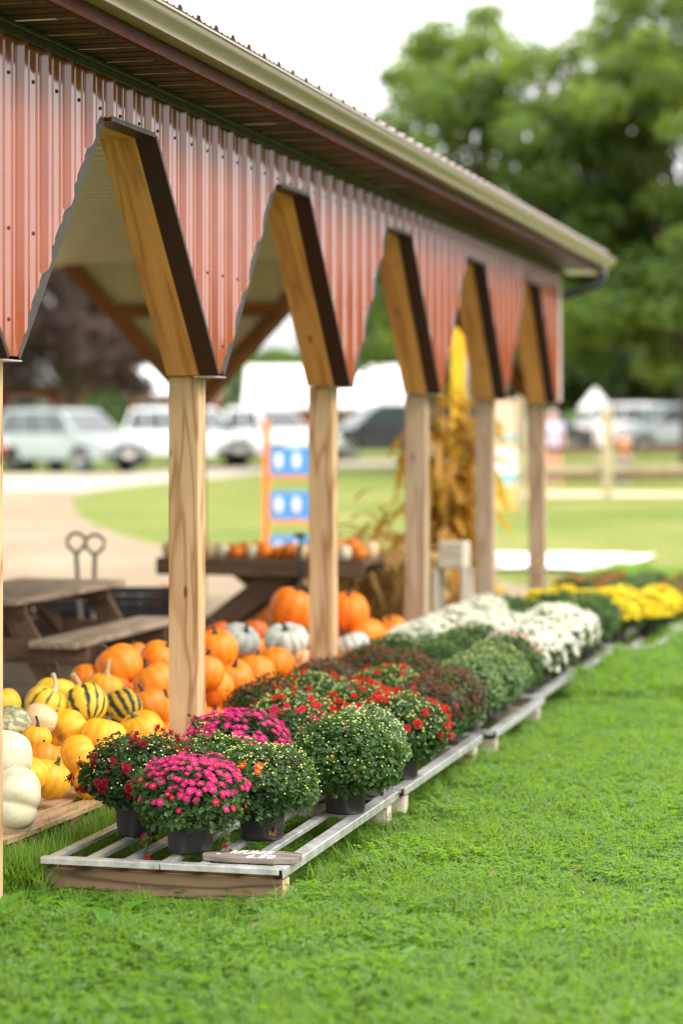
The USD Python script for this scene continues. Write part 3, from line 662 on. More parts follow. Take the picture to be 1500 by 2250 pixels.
def potted_mum(label, seed, R=0.20, top=0.36, zc=0.215, leaf='mum_leaf_mid', n_leaf=2600, leaf_len=0.027, fine=True, low_ang=2.2, lump=0.21,
               buds=None, n_bud=0, bud_r=0.0045, bloom=None, n_bloom=0, bloom_r=0.017, disc=None, where=None, each=False, group=None, loc=(0, 0, 0), rz=0.0, cup=0.35, layers=2, bud_where=None, extra=None, wide=0.30):
    g = np.random.default_rng(seed)
    t = thing('potted_mum', label, 'potted flower', group, loc, rz)
    # pot: rolled rim, ribbed wall, soil
    prof = [(0.0, 0.0), (0.074, 0.0), (0.079, 0.004), (0.080, 0.012), (0.091, 0.122), (0.096, 0.124), (0.0985, 0.130), (0.099, 0.149), (0.0965, 0.152), (0.093, 0.149), (0.090, 0.130)]
    v, f = lathe(prof, 40)
    ang = np.arctan2(v[:, 1], v[:, 0]); body = (v[:, 2] > 0.011) & (v[:, 2] < 0.123)
    v[body, :2] *= (1 + 0.012 * (np.cos(ang[body] * 10) > 0.2))[:, None]
    pot = obj(t, 'pot', (v, f), 'pot_black', smooth=40)
    obj(t, 'soil', lathe([(0.0, 0.136), (0.089, 0.134)], 20), 'soil')
    P, N, u, az = dome_points(g, n_leaf, R, top, zc, low_ang, lump, seed)
    depth = g.uniform(0, 1, n_leaf) ** 1.7 * 0.055
    P = P - N * depth[:, None]
    nr = unit(N * 0.75 + g.normal(0, 0.48, (n_leaf, 3)) + [0, 0, 0.35])
    spin = g.uniform(0, 2 * math.pi, n_leaf)
    obj(t, 'foliage', scatter(leaf_mesh(fine), P, nr, spin, leaf_len * g.uniform(0.5, 1.35, n_leaf)), leaf, kind='stuff')
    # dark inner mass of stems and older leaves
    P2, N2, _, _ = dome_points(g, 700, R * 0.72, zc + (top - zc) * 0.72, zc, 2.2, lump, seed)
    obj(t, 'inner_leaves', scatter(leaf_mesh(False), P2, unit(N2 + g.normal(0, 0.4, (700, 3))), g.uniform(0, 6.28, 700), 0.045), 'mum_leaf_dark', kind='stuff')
    # stems from the pot
    st = []
    for k in range(14):
        a = g.uniform(0, 6.28); r0 = g.uniform(0.01, 0.04); r1 = R * g.uniform(0.3, 0.75); z1 = zc + g.uniform(-0.02, 0.08)
        st.append(tube([(r0 * math.cos(a), r0 * math.sin(a), 0.13), (r1 * 0.5 * math.cos(a), r1 * 0.5 * math.sin(a), 0.13 + (z1 - 0.13) * 0.6), (r1 * math.cos(a), r1 * math.sin(a), z1)], [0.004, 0.0035, 0.002], 5, False))
    # a few sprigs standing proud of the rest
    ns = 16; Ps, Ns, _, _ = dome_points(g, ns, R, top, zc, 1.5, lump, seed)
    lp, ln = [], []
    for p, q in zip(Ps, unit(Ns + g.normal(0, 0.35, (ns, 3)) + [0, 0, 0.25])):
        L = g.uniform(0.012, 0.034); st.append(tube([p - q * 0.02, p + q * L], [0.0016, 0.0011], 4, False))
        for e in np.linspace(0.0, 1.0, 7): lp.append(p + q * L * e + g.normal(0, 0.005, 3)); ln.append(q + g.normal(0, 0.8, 3))
    obj(t, 'stems', cat(*st), 'stem_green')
    obj(t, 'sprig_leaves', scatter(leaf_mesh(fine), np.array(lp), np.array(ln), g.uniform(0, 6.28, len(lp)), leaf_len * g.uniform(0.5, 0.95, len(lp))), leaf, kind='stuff')
    if buds and n_bud:
        n0 = n_bud * (3 if bud_where else 1)
        P, N, u, az = dome_points(g, n0, R * 1.015, top + 0.004, zc, 1.75, lump, seed)
        keep = (g.uniform(0, 1, n0) < np.clip(0.35 + u, 0, 1))
        if bud_where: keep &= bud_where(u, az, g)
        P, N = P[keep] + N[keep] * g.uniform(0.0, 0.009, keep.sum())[:, None], N[keep]
        obj(t, 'buds', scatter(BUD if fine else _o6, P, N, g.uniform(0, 6, len(P)), bud_r * g.uniform(0.6, 1.25, len(P))), buds, kind='stuff')
    specs = [(bloom, n_bloom, bloom_r, where, each, disc)] + list(extra or [])
    for (bm, nb, br, wh, ea, dc) in specs:
        if not bm or not nb: continue
        pts, nrm, n_try = [], [], 0
        tgt = nb; P, N, u, az = dome_points(g, tgt * 40, R * 1.02, top + 0.008, zc, 1.95, lump, seed)
        ok = np.ones(len(P), bool) if wh is None else wh(u, az, g)
        P, N = P[ok], N[ok]
        for p, q in zip(P, N):
            if len(pts) >= tgt: break
            if pts and np.min(np.linalg.norm(np.array(pts) - p, axis=1)) < br * (1.05 if ea or fine else 0.95): continue
            pts.append(p); nrm.append(q)
        pts, nrm = np.array(pts), unit(np.array(nrm) * 0.8 + g.normal(0, 0.16, (len(pts), 3)) + [0, 0, 0.35])
        pts = pts + nrm * (g.uniform(0.0, 0.010, len(pts)))[:, None]
        protos = [bloom_mesh(16 if fine else 8, 12 if fine else 6, 1.0, cup, s, layers, wide if fine else 0.5) for s in range(4)]
        sz = br * g.uniform(0.78, 1.12, len(pts)); spin = g.uniform(0, 6.28, len(pts))
        if ea:
            for k in range(min(len(pts), 300)):
                b = obj(t, 'bloom', scatter(protos[k % 4], pts[k:k + 1], nrm[k:k + 1], spin[k:k + 1], sz[k]), bm)
                if dc: obj(b, 'disc', scatter(disc_mesh(), pts[k:k + 1] + nrm[k:k + 1] * br * 0.10, nrm[k:k + 1], spin[k:k + 1], sz[k]), dc)
        else:
            ms = [scatter(protos[q], pts[q::4], nrm[q::4], spin[q::4], sz[q::4]) for q in range(4) if len(pts[q::4])]
            b = obj(t, 'blooms', cat(*ms), bm, kind='stuff')
            if dc: obj(b, 'discs', scatter(disc_mesh() if fine else _o6, pts + nrm * br * 0.1, nrm, spin, sz * (1 if fine else 0.2)), dc, kind='stuff')
    return t

az_in = lambda a0, w: (lambda u, az, g: np.abs((az - a0 + math.pi) % (2 * math.pi) - math.pi) < w)
PI = math.pi
def front_top(u, az, g):      # dense over the top and the side towards the grass, bare low on the left
    return (u > 0.18 + 0.5 * np.clip(-np.cos(az - 0.2), 0, 1)) | ((u > -0.15) & (g.uniform(0, 1, len(u)) < 0.05))
def patchy(c, seed, lo=-0.1):
    return lambda u, az, g: (meshkit.noise(np.c_[np.cos(az) * 2.4, np.sin(az) * 2.4, u * 2.4] + seed, seed) > c) & (u > lo)

mumA = potted_mum('magenta flowering mum at the very front of the rack, brightest and nearest', 11, 0.205, 0.345, 0.205, 'mum_leaf_mid', 3600, 0.024, bloom='petal_magenta', n_bloom=215, bloom_r=0.0165, disc='disc_orange', where=front_top, each=True, loc=(0.495, 8.03, RZ), extra=[('petal_rose', 26, 0.015, lambda u, az, g: u > -0.25, True, 'disc_orange')])
mumB = potted_mum('dark crimson mum with few open flowers at the left front of the rack', 12, 0.205, 0.375, 0.225, 'mum_leaf_dark', 3900, 0.024, buds='bud_pale', n_bud=230, bud_r=0.0042, bloom='petal_crimson', n_bloom=64, bloom_r=0.0215, where=patchy(0.46, 5, -0.3), each=True, loc=(0.185, 8.33, RZ), cup=0.6, layers=3, extra=[('petal_crimson', 40, 0.010, lambda u, az, g: u > 0.2, False, None)])
mumC = potted_mum('green budding mum with a few open orange flowers, beside the slate board', 13, 0.205, 0.355, 0.21, 'mum_leaf_mid', 4200, 0.023, buds='bud_pale', n_bud=420, bud_r=0.0042, bloom='petal_orange', n_bloom=3, bloom_r=0.0175, disc='disc_yellow', where=lambda u, az, g: (u > 0.25) & (u < 0.6) & (np.sin(az) < -0.75), each=True, loc=(0.675, 8.36, RZ), extra=[('petal_orange', 14, 0.007, lambda u, az, g: u > 0.3, False, None)])
mumD = potted_mum('big round green mum ball bursting with pale buds at the grass edge', 14, 0.228, 0.395, 0.205, 'mum_leaf_mid', 5600, 0.025, low_ang=2.35, lump=0.15, buds='bud_pale', n_bud=460, bud_r=0.0039, loc=(0.835, 9.02, RZ), extra=[('petal_orange', 16, 0.007, lambda u, az, g: u > -0.1, False, None)])
mumE = potted_mum('magenta flowering mum beside the front post, second magenta one', 15, 0.225, 0.365, 0.205, 'mum_leaf_dark', 3000, 0.025, bloom='petal_magenta', n_bloom=225, bloom_r=0.0185, disc='disc_orange', where=lambda u, az, g: u > 0.1, each=True, loc=(0.315, 9.22, RZ), extra=[('petal_rose', 30, 0.015, lambda u, az, g: (u > -0.2) & (u < 0.5), False, None)])
mumF = potted_mum('small budding mum with dull red flowers behind the front magenta mum', 16, 0.19, 0.345, 0.205, 'mum_leaf_mid', 3000, 0.024, buds='bud_pale', n_bud=330, bud_r=0.0042, bloom='petal_rose', n_bloom=26, bloom_r=0.015, where=lambda u, az, g: (u > 0.2) & (np.cos(az) < 0.2), each=True, loc=(0.375, 8.70, RZ))
mumG = potted_mum('grey green mum with cream buds tucked behind the big green ball', 17, 0.19, 0.365, 0.205, 'mum_leaf_pale', 2800, 0.024, buds='bud_cream', n_bud=420, bud_r=0.0046, loc=(0.80, 9.47, RZ))
mumH = potted_mum('crimson mum with spiky flowers between magenta mum and green ball', 18, 0.195, 0.345, 0.205, 'mum_leaf_dark', 2600, 0.025, buds='bud_pale', n_bud=150, bloom='petal_rose', n_bloom=46, bloom_r=0.023, where=patchy(0.42, 8), each=True, cup=0.6, layers=3, loc=(0.50, 9.52, RZ))
mumI = potted_mum('dark maroon budding mum right behind the front post', 19, 0.205, 0.375, 0.205, 'mum_leaf_dark', 2800, 0.025, buds='bud_red', n_bud=520, bud_r=0.006, bloom='petal_maroon', n_bloom=70, bloom_r=0.014, where=patchy(0.40, 4), loc=(0.115, 10.42, RZ), fine=False, extra=[('petal_crimson', 16, 0.02, patchy(0.55, 9), True, None)])
mumJ = potted_mum('red flowering mum with many cream buds, left of the brightest red one', 20, 0.205, 0.37, 0.205, 'mum_leaf_mid', 2700, 0.026, buds='bud_pale', n_bud=460, bud_r=0.0048, bloom='petal_red', n_bloom=38, bloom_r=0.021, where=patchy(0.45, 3), each=True, loc=(0.335, 10.02, RZ), cup=0.6, layers=3, fine=True)
mumK = potted_mum('bright red flowering mum behind the green ball, reddest of all', 21, 0.205, 0.375, 0.205, 'mum_leaf_mid', 2700, 0.026, buds='bud_pale', n_bud=460, bud_r=0.0048, bloom='petal_red', n_bloom=56, bloom_r=0.024, where=patchy(0.42, 6), each=True, loc=(0.60, 10.30, RZ), cup=0.6, layers=3)
copy_of(mumK, 'green and red mum with its pot showing at the rack corner', (0.845, 9.98, RZ), 2.2)
copy_of(mumJ, 'red flowering mum with cream buds before the second post', (0.21, 10.86, RZ), 1.7)
copy_of(mumI, 'dark maroon mum with red tips behind the bright red one', (0.80, 10.74, RZ), 2.5, scale=0.95)
mumN = potted_mum('brown green mum with maroon buds and grey pot at rack edge', 22, 0.205, 0.375, 0.205, 'mum_leaf_olive', 2500, 0.027, buds='bud_red', n_bud=520, bud_r=0.0062, fine=False, loc=(0.80, 11.20, RZ), bloom='petal_maroon', n_bloom=60, bloom_r=0.013, where=patchy(0.5, 2))
copy_of(mumN, 'olive brown budding mum beside the second post', (0.16, 12.18, RZ), 1.1)
copy_of(mumN, 'olive brown budding mum in the middle of the third rack', (0.42, 11.98, RZ), 2.7)
copy_of(mumJ, 'reddish budding mum in mid rack behind the bright red flowers', (0.50, 11.22, RZ), 3.3)
copy_of(mumN, 'olive brown mum with reddish tips left in the second rack', (0.14, 11.40, RZ), 4.4)
mumQ = potted_mum('plain dark green mum left of centre behind the brown ones', 23, 0.205, 0.375, 0.205, 'mum_leaf_mid', 2500, 0.028, buds='bud_pale', n_bud=120, bud_r=0.005, fine=False, loc=(0.15, 12.92, RZ))
mumR = copy_of(mumQ, 'plain green mum in front of the white mums, middle of its rack', (0.42, 13.22, RZ), 1.3)
copy_of(mumQ, 'plain green mum between the olive and the white mums', (0.45, 12.64, RZ), 2.9)
mumS = potted_mum('pale green mum with yellow buds behind the brown mum at the edge', 24, 0.205, 0.375, 0.205, 'mum_leaf_pale', 2500, 0.028, buds='bud_pale', n_bud=300, bud_r=0.006, fine=False, loc=(0.80, 11.68, RZ))
copy_of(mumS, 'pale green mum at the edge beside the green one with red flowers', (0.82, 12.14, RZ), 2.0)
copy_of(mumS, 'pale green mum, third in the pale row along the rack edge', (0.80, 12.56, RZ), 3.6)
mumU = potted_mum('green mum with scattered red flowers just before the white mums', 25, 0.205, 0.375, 0.205, 'mum_leaf_mid', 2500, 0.028, bloom='petal_red', n_bloom=30, bloom_r=0.02, where=patchy(0.5, 7, 0.2), fine=False, loc=(0.80, 12.98, RZ))
mumV = potted_mum('white flowering mum, nearest white one beside the posts', 26, 0.215, 0.375, 0.205, 'mum_leaf_mid', 1900, 0.028, bloom='petal_white', n_bloom=330, bloom_r=0.024, where=lambda u, az, g: (u > 0.05) & (meshkit.noise(np.c_[np.cos(az) * 3, np.sin(az) * 3, u * 3] + 4, 6) > 0.30), fine=False, loc=(0.13, 13.62, RZ))
mumX = potted_mum('white flowering mum drooping over the grass edge of the rack', 27, 0.215, 0.37, 0.205, 'mum_leaf_mid', 2100, 0.028, bloom='petal_white', n_bloom=280, bloom_r=0.024, where=lambda u, az, g: (u > 0.30) | (meshkit.noise(np.c_[np.cos(az) * 3, np.sin(az) * 3, u * 2] + 9, 3) > 0.55), fine=False, loc=(0.80, 13.52, RZ))
WG = 'white mums massed together before the yellow ones'
copy_of(mumV, 'white mum by the posts, second behind the nearest white one', (0.14, 14.20, RZ), 1.0, WG)
copy_of(mumQ, 'plain green mum between the white ones in mid rack', (0.48, 13.76, RZ), 2.0)
copy_of(mumV, 'white mum in mid rack behind the plain green one between the whites', (0.47, 14.18, RZ), 2.0, WG)
copy_of(mumV, 'white mum in mid rack between the post side and the biggest white dome', (0.48, 14.62, RZ), 3.0, WG)
copy_of(mumV, 'white mum touching the third post', (0.14, 14.78, RZ), 4.0, WG)
copy_of(mumQ, 'plain green mum behind the biggest white dome, mid rack', (0.46, 15.10, RZ), 5.0)
copy_of(mumV, 'white mum just past the third post', (0.13, 15.40, RZ), 0.4, WG)
copy_of(mumV, 'white mum by the posts, farthest of the white ones', (0.13, 15.90, RZ), 1.6, WG)
copy_of(mumX, 'white mum with gaps of green, second along the grass edge', (0.80, 14.06, RZ), 1.9)
copy_of(mumX, 'white mum, biggest white dome at the grass edge', (0.80, 14.62, RZ), 3.1, scale=1.12)
copy_of(mumX, 'white mum, last white one along the grass edge', (0.80, 15.18, RZ), 0.8)
copy_of(mumQ, 'plain green mum behind the white ones at the grass edge', (0.84, 15.70, RZ), 0.8, scale=1.08)
copy_of(mumQ, 'plain green mum at the edge right before the yellow mums', (0.82, 16.20, RZ), 2.8, scale=1.1)
copy_of(mumQ, 'plain green mum amid the white ones left of the yellow ones', (0.36, 16.00, RZ), 4.2)
copy_of(mumQ, 'plain green mum behind the white mass near the fourth post', (0.14, 16.32, RZ), 5.2)
mumYl = potted_mum('yellow flowering mum at the rack corner with its pot in view', 28, 0.22, 0.375, 0.205, 'mum_leaf_dark', 1900, 0.028, bloom='petal_yellow', n_bloom=400, bloom_r=0.023, where=lambda u, az, g: (u > -0.05), fine=False, loc=(0.92, 16.82, RZ))
YG = 'yellow mums in a band beyond the white ones'
for k, (x, yy, r) in enumerate(((1.10, 17.35, 1.0), (0.62, 17.42, 2.0), (0.36, 17.80, 3.0), (0.82, 17.86, 4.0), (1.12, 17.95, 5.0), (0.30, 17.25, 0.5))):
    copy_of(mumYl, ('yellow mum at the outer edge of the jutting rack, beside the corner one', 'yellow mum in the middle of the yellow band', 'yellow mum at the rear left of the yellow band', 'yellow mum at the rear centre of the yellow band', 'yellow mum at the right end of the yellow band', 'yellow mum nearest the last post')[k], (x, yy, RZ), r, YG, 0.87)
copy_of(mumQ, 'plain green mum left of the yellow corner mum', (0.52, 16.80, RZ), 1.0)
mumO = potted_mum('dark green mum flecked with orange flowers in the farthest rows', 29, 0.21, 0.375, 0.205, 'mum_leaf_mid', 1900, 0.030, bloom='petal_orange', n_bloom=26, bloom_r=0.02, where=patchy(0.5, 12, 0.2), fine=False, loc=(0.34, 18.70, RZ), group='orange-flecked mums behind the yellow ones')
for k, (x, yy) in enumerate([(0.36 + 0.37 * a + 0.03 * ((b * 7) % 3), 18.72 + 0.47 * b) for b in range(5) for a in range(3)][1:]):
    copy_of(mumO if k % 3 else mumQ, 'dark green mum flecked with orange flowers in the farthest rows' if k % 3 else 'plain green mum in the farthest rows behind the yellow ones', (x, yy, RZ), k * 1.3, 'orange-flecked mums behind the yellow ones' if k % 3 else 'plain green mums in the farthest rows', 0.84)
# withered shoots hanging over the front pot and dead leaves on the pot beside it
g = np.random.default_rng(77)
def shoot(x, yy, z0, drop, seed, side, parent):
    g = np.random.default_rng(seed)
    path = np.array([(x, yy, z0), (x + side * 0.03, yy - 0.035, z0 - 0.01), (x + side * 0.045, yy - 0.055, z0 - drop * 0.5), (x + side * 0.05, yy - 0.05, z0 - drop)])
    tt = np.linspace(0, 1, 70); P = np.array([np.interp(tt, np.linspace(0, 1, 4), path[:, q]) for q in range(3)]).T + g.normal(0, 0.007, (70, 3))
    obj(parent, 'withered_shoot', cat(tube(path, 0.0025, 5), scatter(leaf_mesh(False), P, g.normal(0, 1, (70, 3)) + [0, -0.5, 0.2], g.uniform(0, 6, 70), g.uniform(0.012, 0.024, 70))), 'mum_leaf_olive')
shoot(-0.085, -0.07, 0.15, 0.17, 5, -1, mumA); shoot(0.115, -0.03, 0.13, 0.10, 6, 1, mumA)
obj(mumA, 'hanging_bloom', cat(*[scatter(bloom_mesh(12, 8, 1, 0.6, s), np.array([p]), np.array([[0.2, -0.6, -0.6]]), np.zeros(1), 0.016) for s, p in enumerate(((-0.125, -0.125, 0.0), (-0.138, -0.12, 0.075), (0.16, -0.08, 0.045)))]), 'petal_rose')
P = g.normal(0, 1, (24, 3)) * [0.016, 0.008, 0.025] + [0.070, -0.062, 0.085]
obj(mumC, 'dead_leaves', scatter(leaf_mesh(True), P, g.normal(0, 1, (24, 3)) + [0.3, -0.8, 0], g.uniform(0, 6, 24), g.uniform(0.015, 0.032, 24)), 'dry_leaf')

# ------------------------------------------------------------------ the price board of weathered slab on the front rack
pb = thing('price_board', 'weathered slab with white handwritten MUMS price lying on the rack rails', 'sign', None, (0.765, 7.925, RZ + 0.004), 0.05)
out = [(-0.178, -0.022), (-0.165, -0.038), (-0.12, -0.043), (-0.06, -0.050), (0.02, -0.052), (0.10, -0.050), (0.165, -0.040), (0.186, -0.012), (0.180, 0.014), (0.168, 0.040), (0.09, 0.050), (0.03, 0.047), (-0.05, 0.044), (-0.11, 0.036), (-0.15, 0.020), (-0.182, 0.0)]
out = [(a, b * 1.65) for a, b in out]
v, f = prism(out, 'z', 0.0, 0.016)
obj(pb, 'slab', (v, f), 'driftwood')
def writing(s, x, yy, h, sl=0.12):
    m = meshkit.text_mesh(s, h, 0.0012)
    v = np.array(m.vertices); v[:, 0] *= 0.62; v[:, 0] += v[:, 1] * sl + x; v[:, 1] += yy + 0.05 * (v[:, 0] - x); v[:, 2] += 0.0162
    return v, np.array(m.faces)
obj(pb, 'lettering', cat(writing('MUMS', -0.090, 0.004, 0.058), writing('6.50', -0.015, -0.068, 0.056), writing('-', -0.140, -0.035, 0.050)), 'chalk_white')

# ------------------------------------------------------------------ pallets
def pallet(x0, y0, w, L, label, broken=False, rz=0.0):
    t = thing('wooden_pallet', label, 'pallet', None, (x0, y0, 0), rz)
    for k, yy in enumerate((0.05, L / 2, L - 0.05)):
        board(t, 'stringer', (-w, yy, 0.065), (-0.006, yy, 0.065), 0.09, 0.10, (0, 0, 1), 'pallet_wood_red')
    n = int(w / 0.125)
    g = np.random.default_rng(int(L * 100))
    for k in range(n):
        x = -0.052 - k * (w - 0.10) / (n - 1)
        a, b = (-0.03, L + 0.02)
        board(t, 'deck_board', (x, a + g.normal(0, 0.01), 0.1275 + g.normal(0, 0.0008)), (x + g.normal(0, 0.004), b, 0.1275), 0.098, 0.022, (0, 0, 1), 'pallet_wood', ch=0.002)
    for yy in (0.05, L - 0.05):
        board(t, 'bottom_board', (-w, yy, 0.008), (-0.01, yy, 0.008), 0.095, 0.018, (0, 0, 1), 'pallet_wood_red')
    return t
pallet(-0.235, 8.10, 1.05, 1.22, 'nailed wooden pallet under the white and yellow pumpkins at left front', rz=-0.04)
pallet(-0.215, 9.40, 1.05, 1.22, 'wooden pallet buried under the striped gourds and orange pumpkins', rz=0.0)
pallet(-0.215, 10.72, 1.05, 1.22, 'wooden pallet under the orange pumpkins behind the front post', rz=0.0)
pallet(-0.215, 12.04, 1.05, 1.22, 'wooden pallet under the grey white pumpkins by the second post', rz=0.0)
pallet(-0.215, 13.36, 1.05, 1.22, 'wooden pallet under the farthest orange pumpkins', rz=0.0)

# ------------------------------------------------------------------ pumpkins and gourds
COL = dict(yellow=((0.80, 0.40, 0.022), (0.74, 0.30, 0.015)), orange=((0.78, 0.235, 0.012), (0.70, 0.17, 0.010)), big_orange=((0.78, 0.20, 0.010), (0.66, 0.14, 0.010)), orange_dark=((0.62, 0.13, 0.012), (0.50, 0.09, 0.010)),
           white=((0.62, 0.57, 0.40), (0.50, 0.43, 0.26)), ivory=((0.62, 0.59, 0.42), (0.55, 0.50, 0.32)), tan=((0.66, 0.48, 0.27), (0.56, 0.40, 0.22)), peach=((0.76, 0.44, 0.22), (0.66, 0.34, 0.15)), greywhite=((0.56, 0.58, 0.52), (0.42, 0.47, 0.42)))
def pumpkin_body(R, flat, nr, depth, seed, dimple=0.12, nu=72, nv=30, egg=0.0, lumps=0.02, power=0.55):
    g = np.random.default_rng(seed)
    th = np.linspace(0, 2 * PI, nu, endpoint=False); ph = np.linspace(0.0, PI, nv)
    T, Pn = np.meshgrid(th, ph, indexing='ij')
    Tw = T + 0.10 * np.sin(T * 2 + seed) + 0.05 * np.sin(3 * T + seed * 2)
    rib = 1 - depth * (1 - np.abs(np.sin(nr * Tw / 2)) ** power) * np.sin(Pn) ** 0.7
    r = rib * (1 + lumps * np.sin(T + seed) + lumps * np.cos(2 * T + seed * 1.7))
    s = np.sin(Pn) ** 0.86 * r * (1 + egg * np.cos(Pn))
    z = flat * np.cos(Pn) * (1 - depth * 0.4 * (1 - np.abs(np.sin(nr * Tw / 2)) ** power)) - flat * dimple * (np.exp(-(Pn / 0.42) ** 2) - 0.8 * np.exp(-((PI - Pn) / 0.36) ** 2))
    v = np.stack([R * s * np.cos(T), R * s * np.sin(T), R * z], -1).reshape(-1, 3)
    i, j = np.meshgrid(np.arange(nu), np.arange(nv - 1), indexing='ij')
    q = np.stack([i * nv + j, i * nv + j + 1, ((i + 1) % nu) * nv + j + 1, ((i + 1) % nu) * nv + j], -1).reshape(-1, 4)
    return v, q, (T.ravel(), Pn.ravel(), Tw.ravel())

def rot_to(tilt, az):
    a = trimesh.transformations.rotation_matrix(tilt, (-math.sin(az), math.cos(az), 0))
    return a[:3, :3]

def pumpkin(kind, X, Y, Z, R, seed, label, cat_='pumpkin', group=None, tilt=None, taz=None, name='pumpkin'):
    g = np.random.default_rng(seed)
    flat, nr, depth, egg = 0.86, int(g.integers(9, 13)), 0.055, 0.0
    colk = kind if kind in COL else 'yellow'
    tilt = g.uniform(0.1, 0.7) if tilt is None else tilt
    taz = g.uniform(0, 6.28) if taz is None else taz
    stem, sl, sr, bend = 'stem_green' if kind == 'yellow' else 'stem_dark', 0.42 * R, 0.105 * R, g.uniform(0.1, 0.4)
    power, dim, skin = 0.55, 0.12, 'gourd_skin'
    stemless = False
    if kind == 'white_lobed': R *= 1.1
    if kind == 'white_lobed': flat, nr, depth, colk, dim, skin = 0.72, 7, 0.22, 'white', 0.22, 'squash_skin_matte'
    if kind == 'white_egg': flat, nr, depth, egg, colk, stemless = 1.10, 8, 0.006, -0.10, 'ivory', True
    if kind == 'tan': flat, nr, depth, egg, colk = 1.15, 10, 0.03, 0.15, 'tan'
    if kind in ('orange', 'big_orange', 'orange_dark'): flat, depth, power = g.uniform(0.86, 0.98), 0.035, 0.7
    if kind == 'grey_white': flat, nr, depth, colk, skin, dim = 0.66, 11, 0.15, 'greywhite', 'squash_skin_matte', 0.25
    if kind == 'peach': flat, nr, depth, colk, skin = 0.72, 11, 0.12, 'peach', 'squash_skin_matte'
    if kind == 'flat_yellow': flat, nr, depth = 0.60, 10, 0.10
    if kind in ('green_striped', 'dark_green_striped', 'yellow_green'): flat, nr, depth, egg = 0.98, 10, 0.07, 0.08
    if kind == 'grey_striped': flat, nr, depth = 0.85, 10, 0.03
    hero = kind in ('green_striped', 'dark_green_striped', 'yellow_green', 'grey_striped')
    v, q, (T, Ph, Tw) = pumpkin_body(R, flat, nr, depth, seed, dim, 120 if hero else 72, 48 if hero else 28, egg, power=power)
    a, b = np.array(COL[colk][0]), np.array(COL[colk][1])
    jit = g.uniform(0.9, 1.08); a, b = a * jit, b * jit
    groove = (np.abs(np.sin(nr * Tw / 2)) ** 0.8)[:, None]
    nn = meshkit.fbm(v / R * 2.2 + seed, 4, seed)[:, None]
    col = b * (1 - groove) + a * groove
    col = col * (0.88 + 0.24 * nn)
    if hero:
        n2 = meshkit.fbm(np.c_[np.cos(Tw) * 3, np.sin(Tw) * 3, Ph * 1.6] * 2.2 + seed, 4, seed + 3)
        st = np.abs(((Tw * 5 / PI) % 1) - 0.5) * 2
        if kind == 'grey_striped':
            w = np.clip((meshkit.fbm(np.c_[np.cos(Tw) * 2.2, np.sin(Tw) * 2.2, Ph * 0.8] * 4.5, 3, seed) - 0.47) * 9, 0, 1)[:, None]
            col = (1 - w) * np.array([0.19, 0.21, 0.115]) + w * np.array([0.50, 0.44, 0.25])
        else:
            thr = dict(green_striped=0.60, dark_green_striped=0.42, yellow_green=0.72)[kind]
            w = np.clip((st + (n2 - 0.5) * 0.9 - thr) * 9, 0, 1)[:, None]
            dk = np.array([0.022, 0.050, 0.022]) if kind != 'yellow_green' else np.array([0.10, 0.11, 0.02])
            y0 = np.array([0.74, 0.46, 0.035])
            col = (1 - w) * y0 * (0.85 + 0.3 * nn) + w * dk
    if kind == 'flat_yellow': col = np.array([0.78, 0.48, 0.03]) * (0.85 + 0.3 * nn)
    if kind == 'yellow' and g.uniform() < 0.6:      # a greenish, bruised blossom end
        e = np.clip((Ph - 2.45) * 2.2, 0, 1)[:, None] * np.clip((nn - 0.35) * 4, 0, 1)
        col = col * (1 - e) + np.array([0.20, 0.11, 0.02]) * e
    t = thing(name, label, cat_, group, (X, Y, Z))
    Rm = rot_to(tilt, taz)
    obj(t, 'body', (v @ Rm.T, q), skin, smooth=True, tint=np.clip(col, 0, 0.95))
    if not stemless:
        if kind in ('green_striped', 'yellow_green', 'dark_green_striped'): stem, sl, sr, bend = 'stem_tan', 0.75 * R, 0.13 * R, 0.9
        if kind == 'yellow_dark_stem': stem, sl = 'stem_dark', 0.75 * R
        if kind == 'flat_yellow': sl, sr = 0.9 * R, 0.07 * R
        if kind == 'small_orange': stem, sl = 'stem_tan', 0.9 * R
        z0 = R * flat * (0.86 if dim < 0.2 else 0.76)
        ba = g.uniform(0, 6.28); k = np.linspace(0, 1, 7)
        p = np.stack([sl * bend * k ** 2 * math.cos(ba), sl * bend * k ** 2 * math.sin(ba), z0 - 0.02 * R + sl * k * (1 - 0.25 * bend * k)], 1)
        rad = sr * np.array([2.0, 1.35, 1.0, 0.86, 0.80, 0.80, 0.95])
        sv, sf = tube(p, rad, 10)
        ang = np.tile(np.arange(10) % 2, 7)
        c = np.repeat(p, 10, axis=0); sv[:70] = c + (sv[:70] - c) * (1 - 0.16 * ang)[:, None]
        obj(t, 'stem', (sv @ Rm.T, sf), stem, smooth=50)
    return t

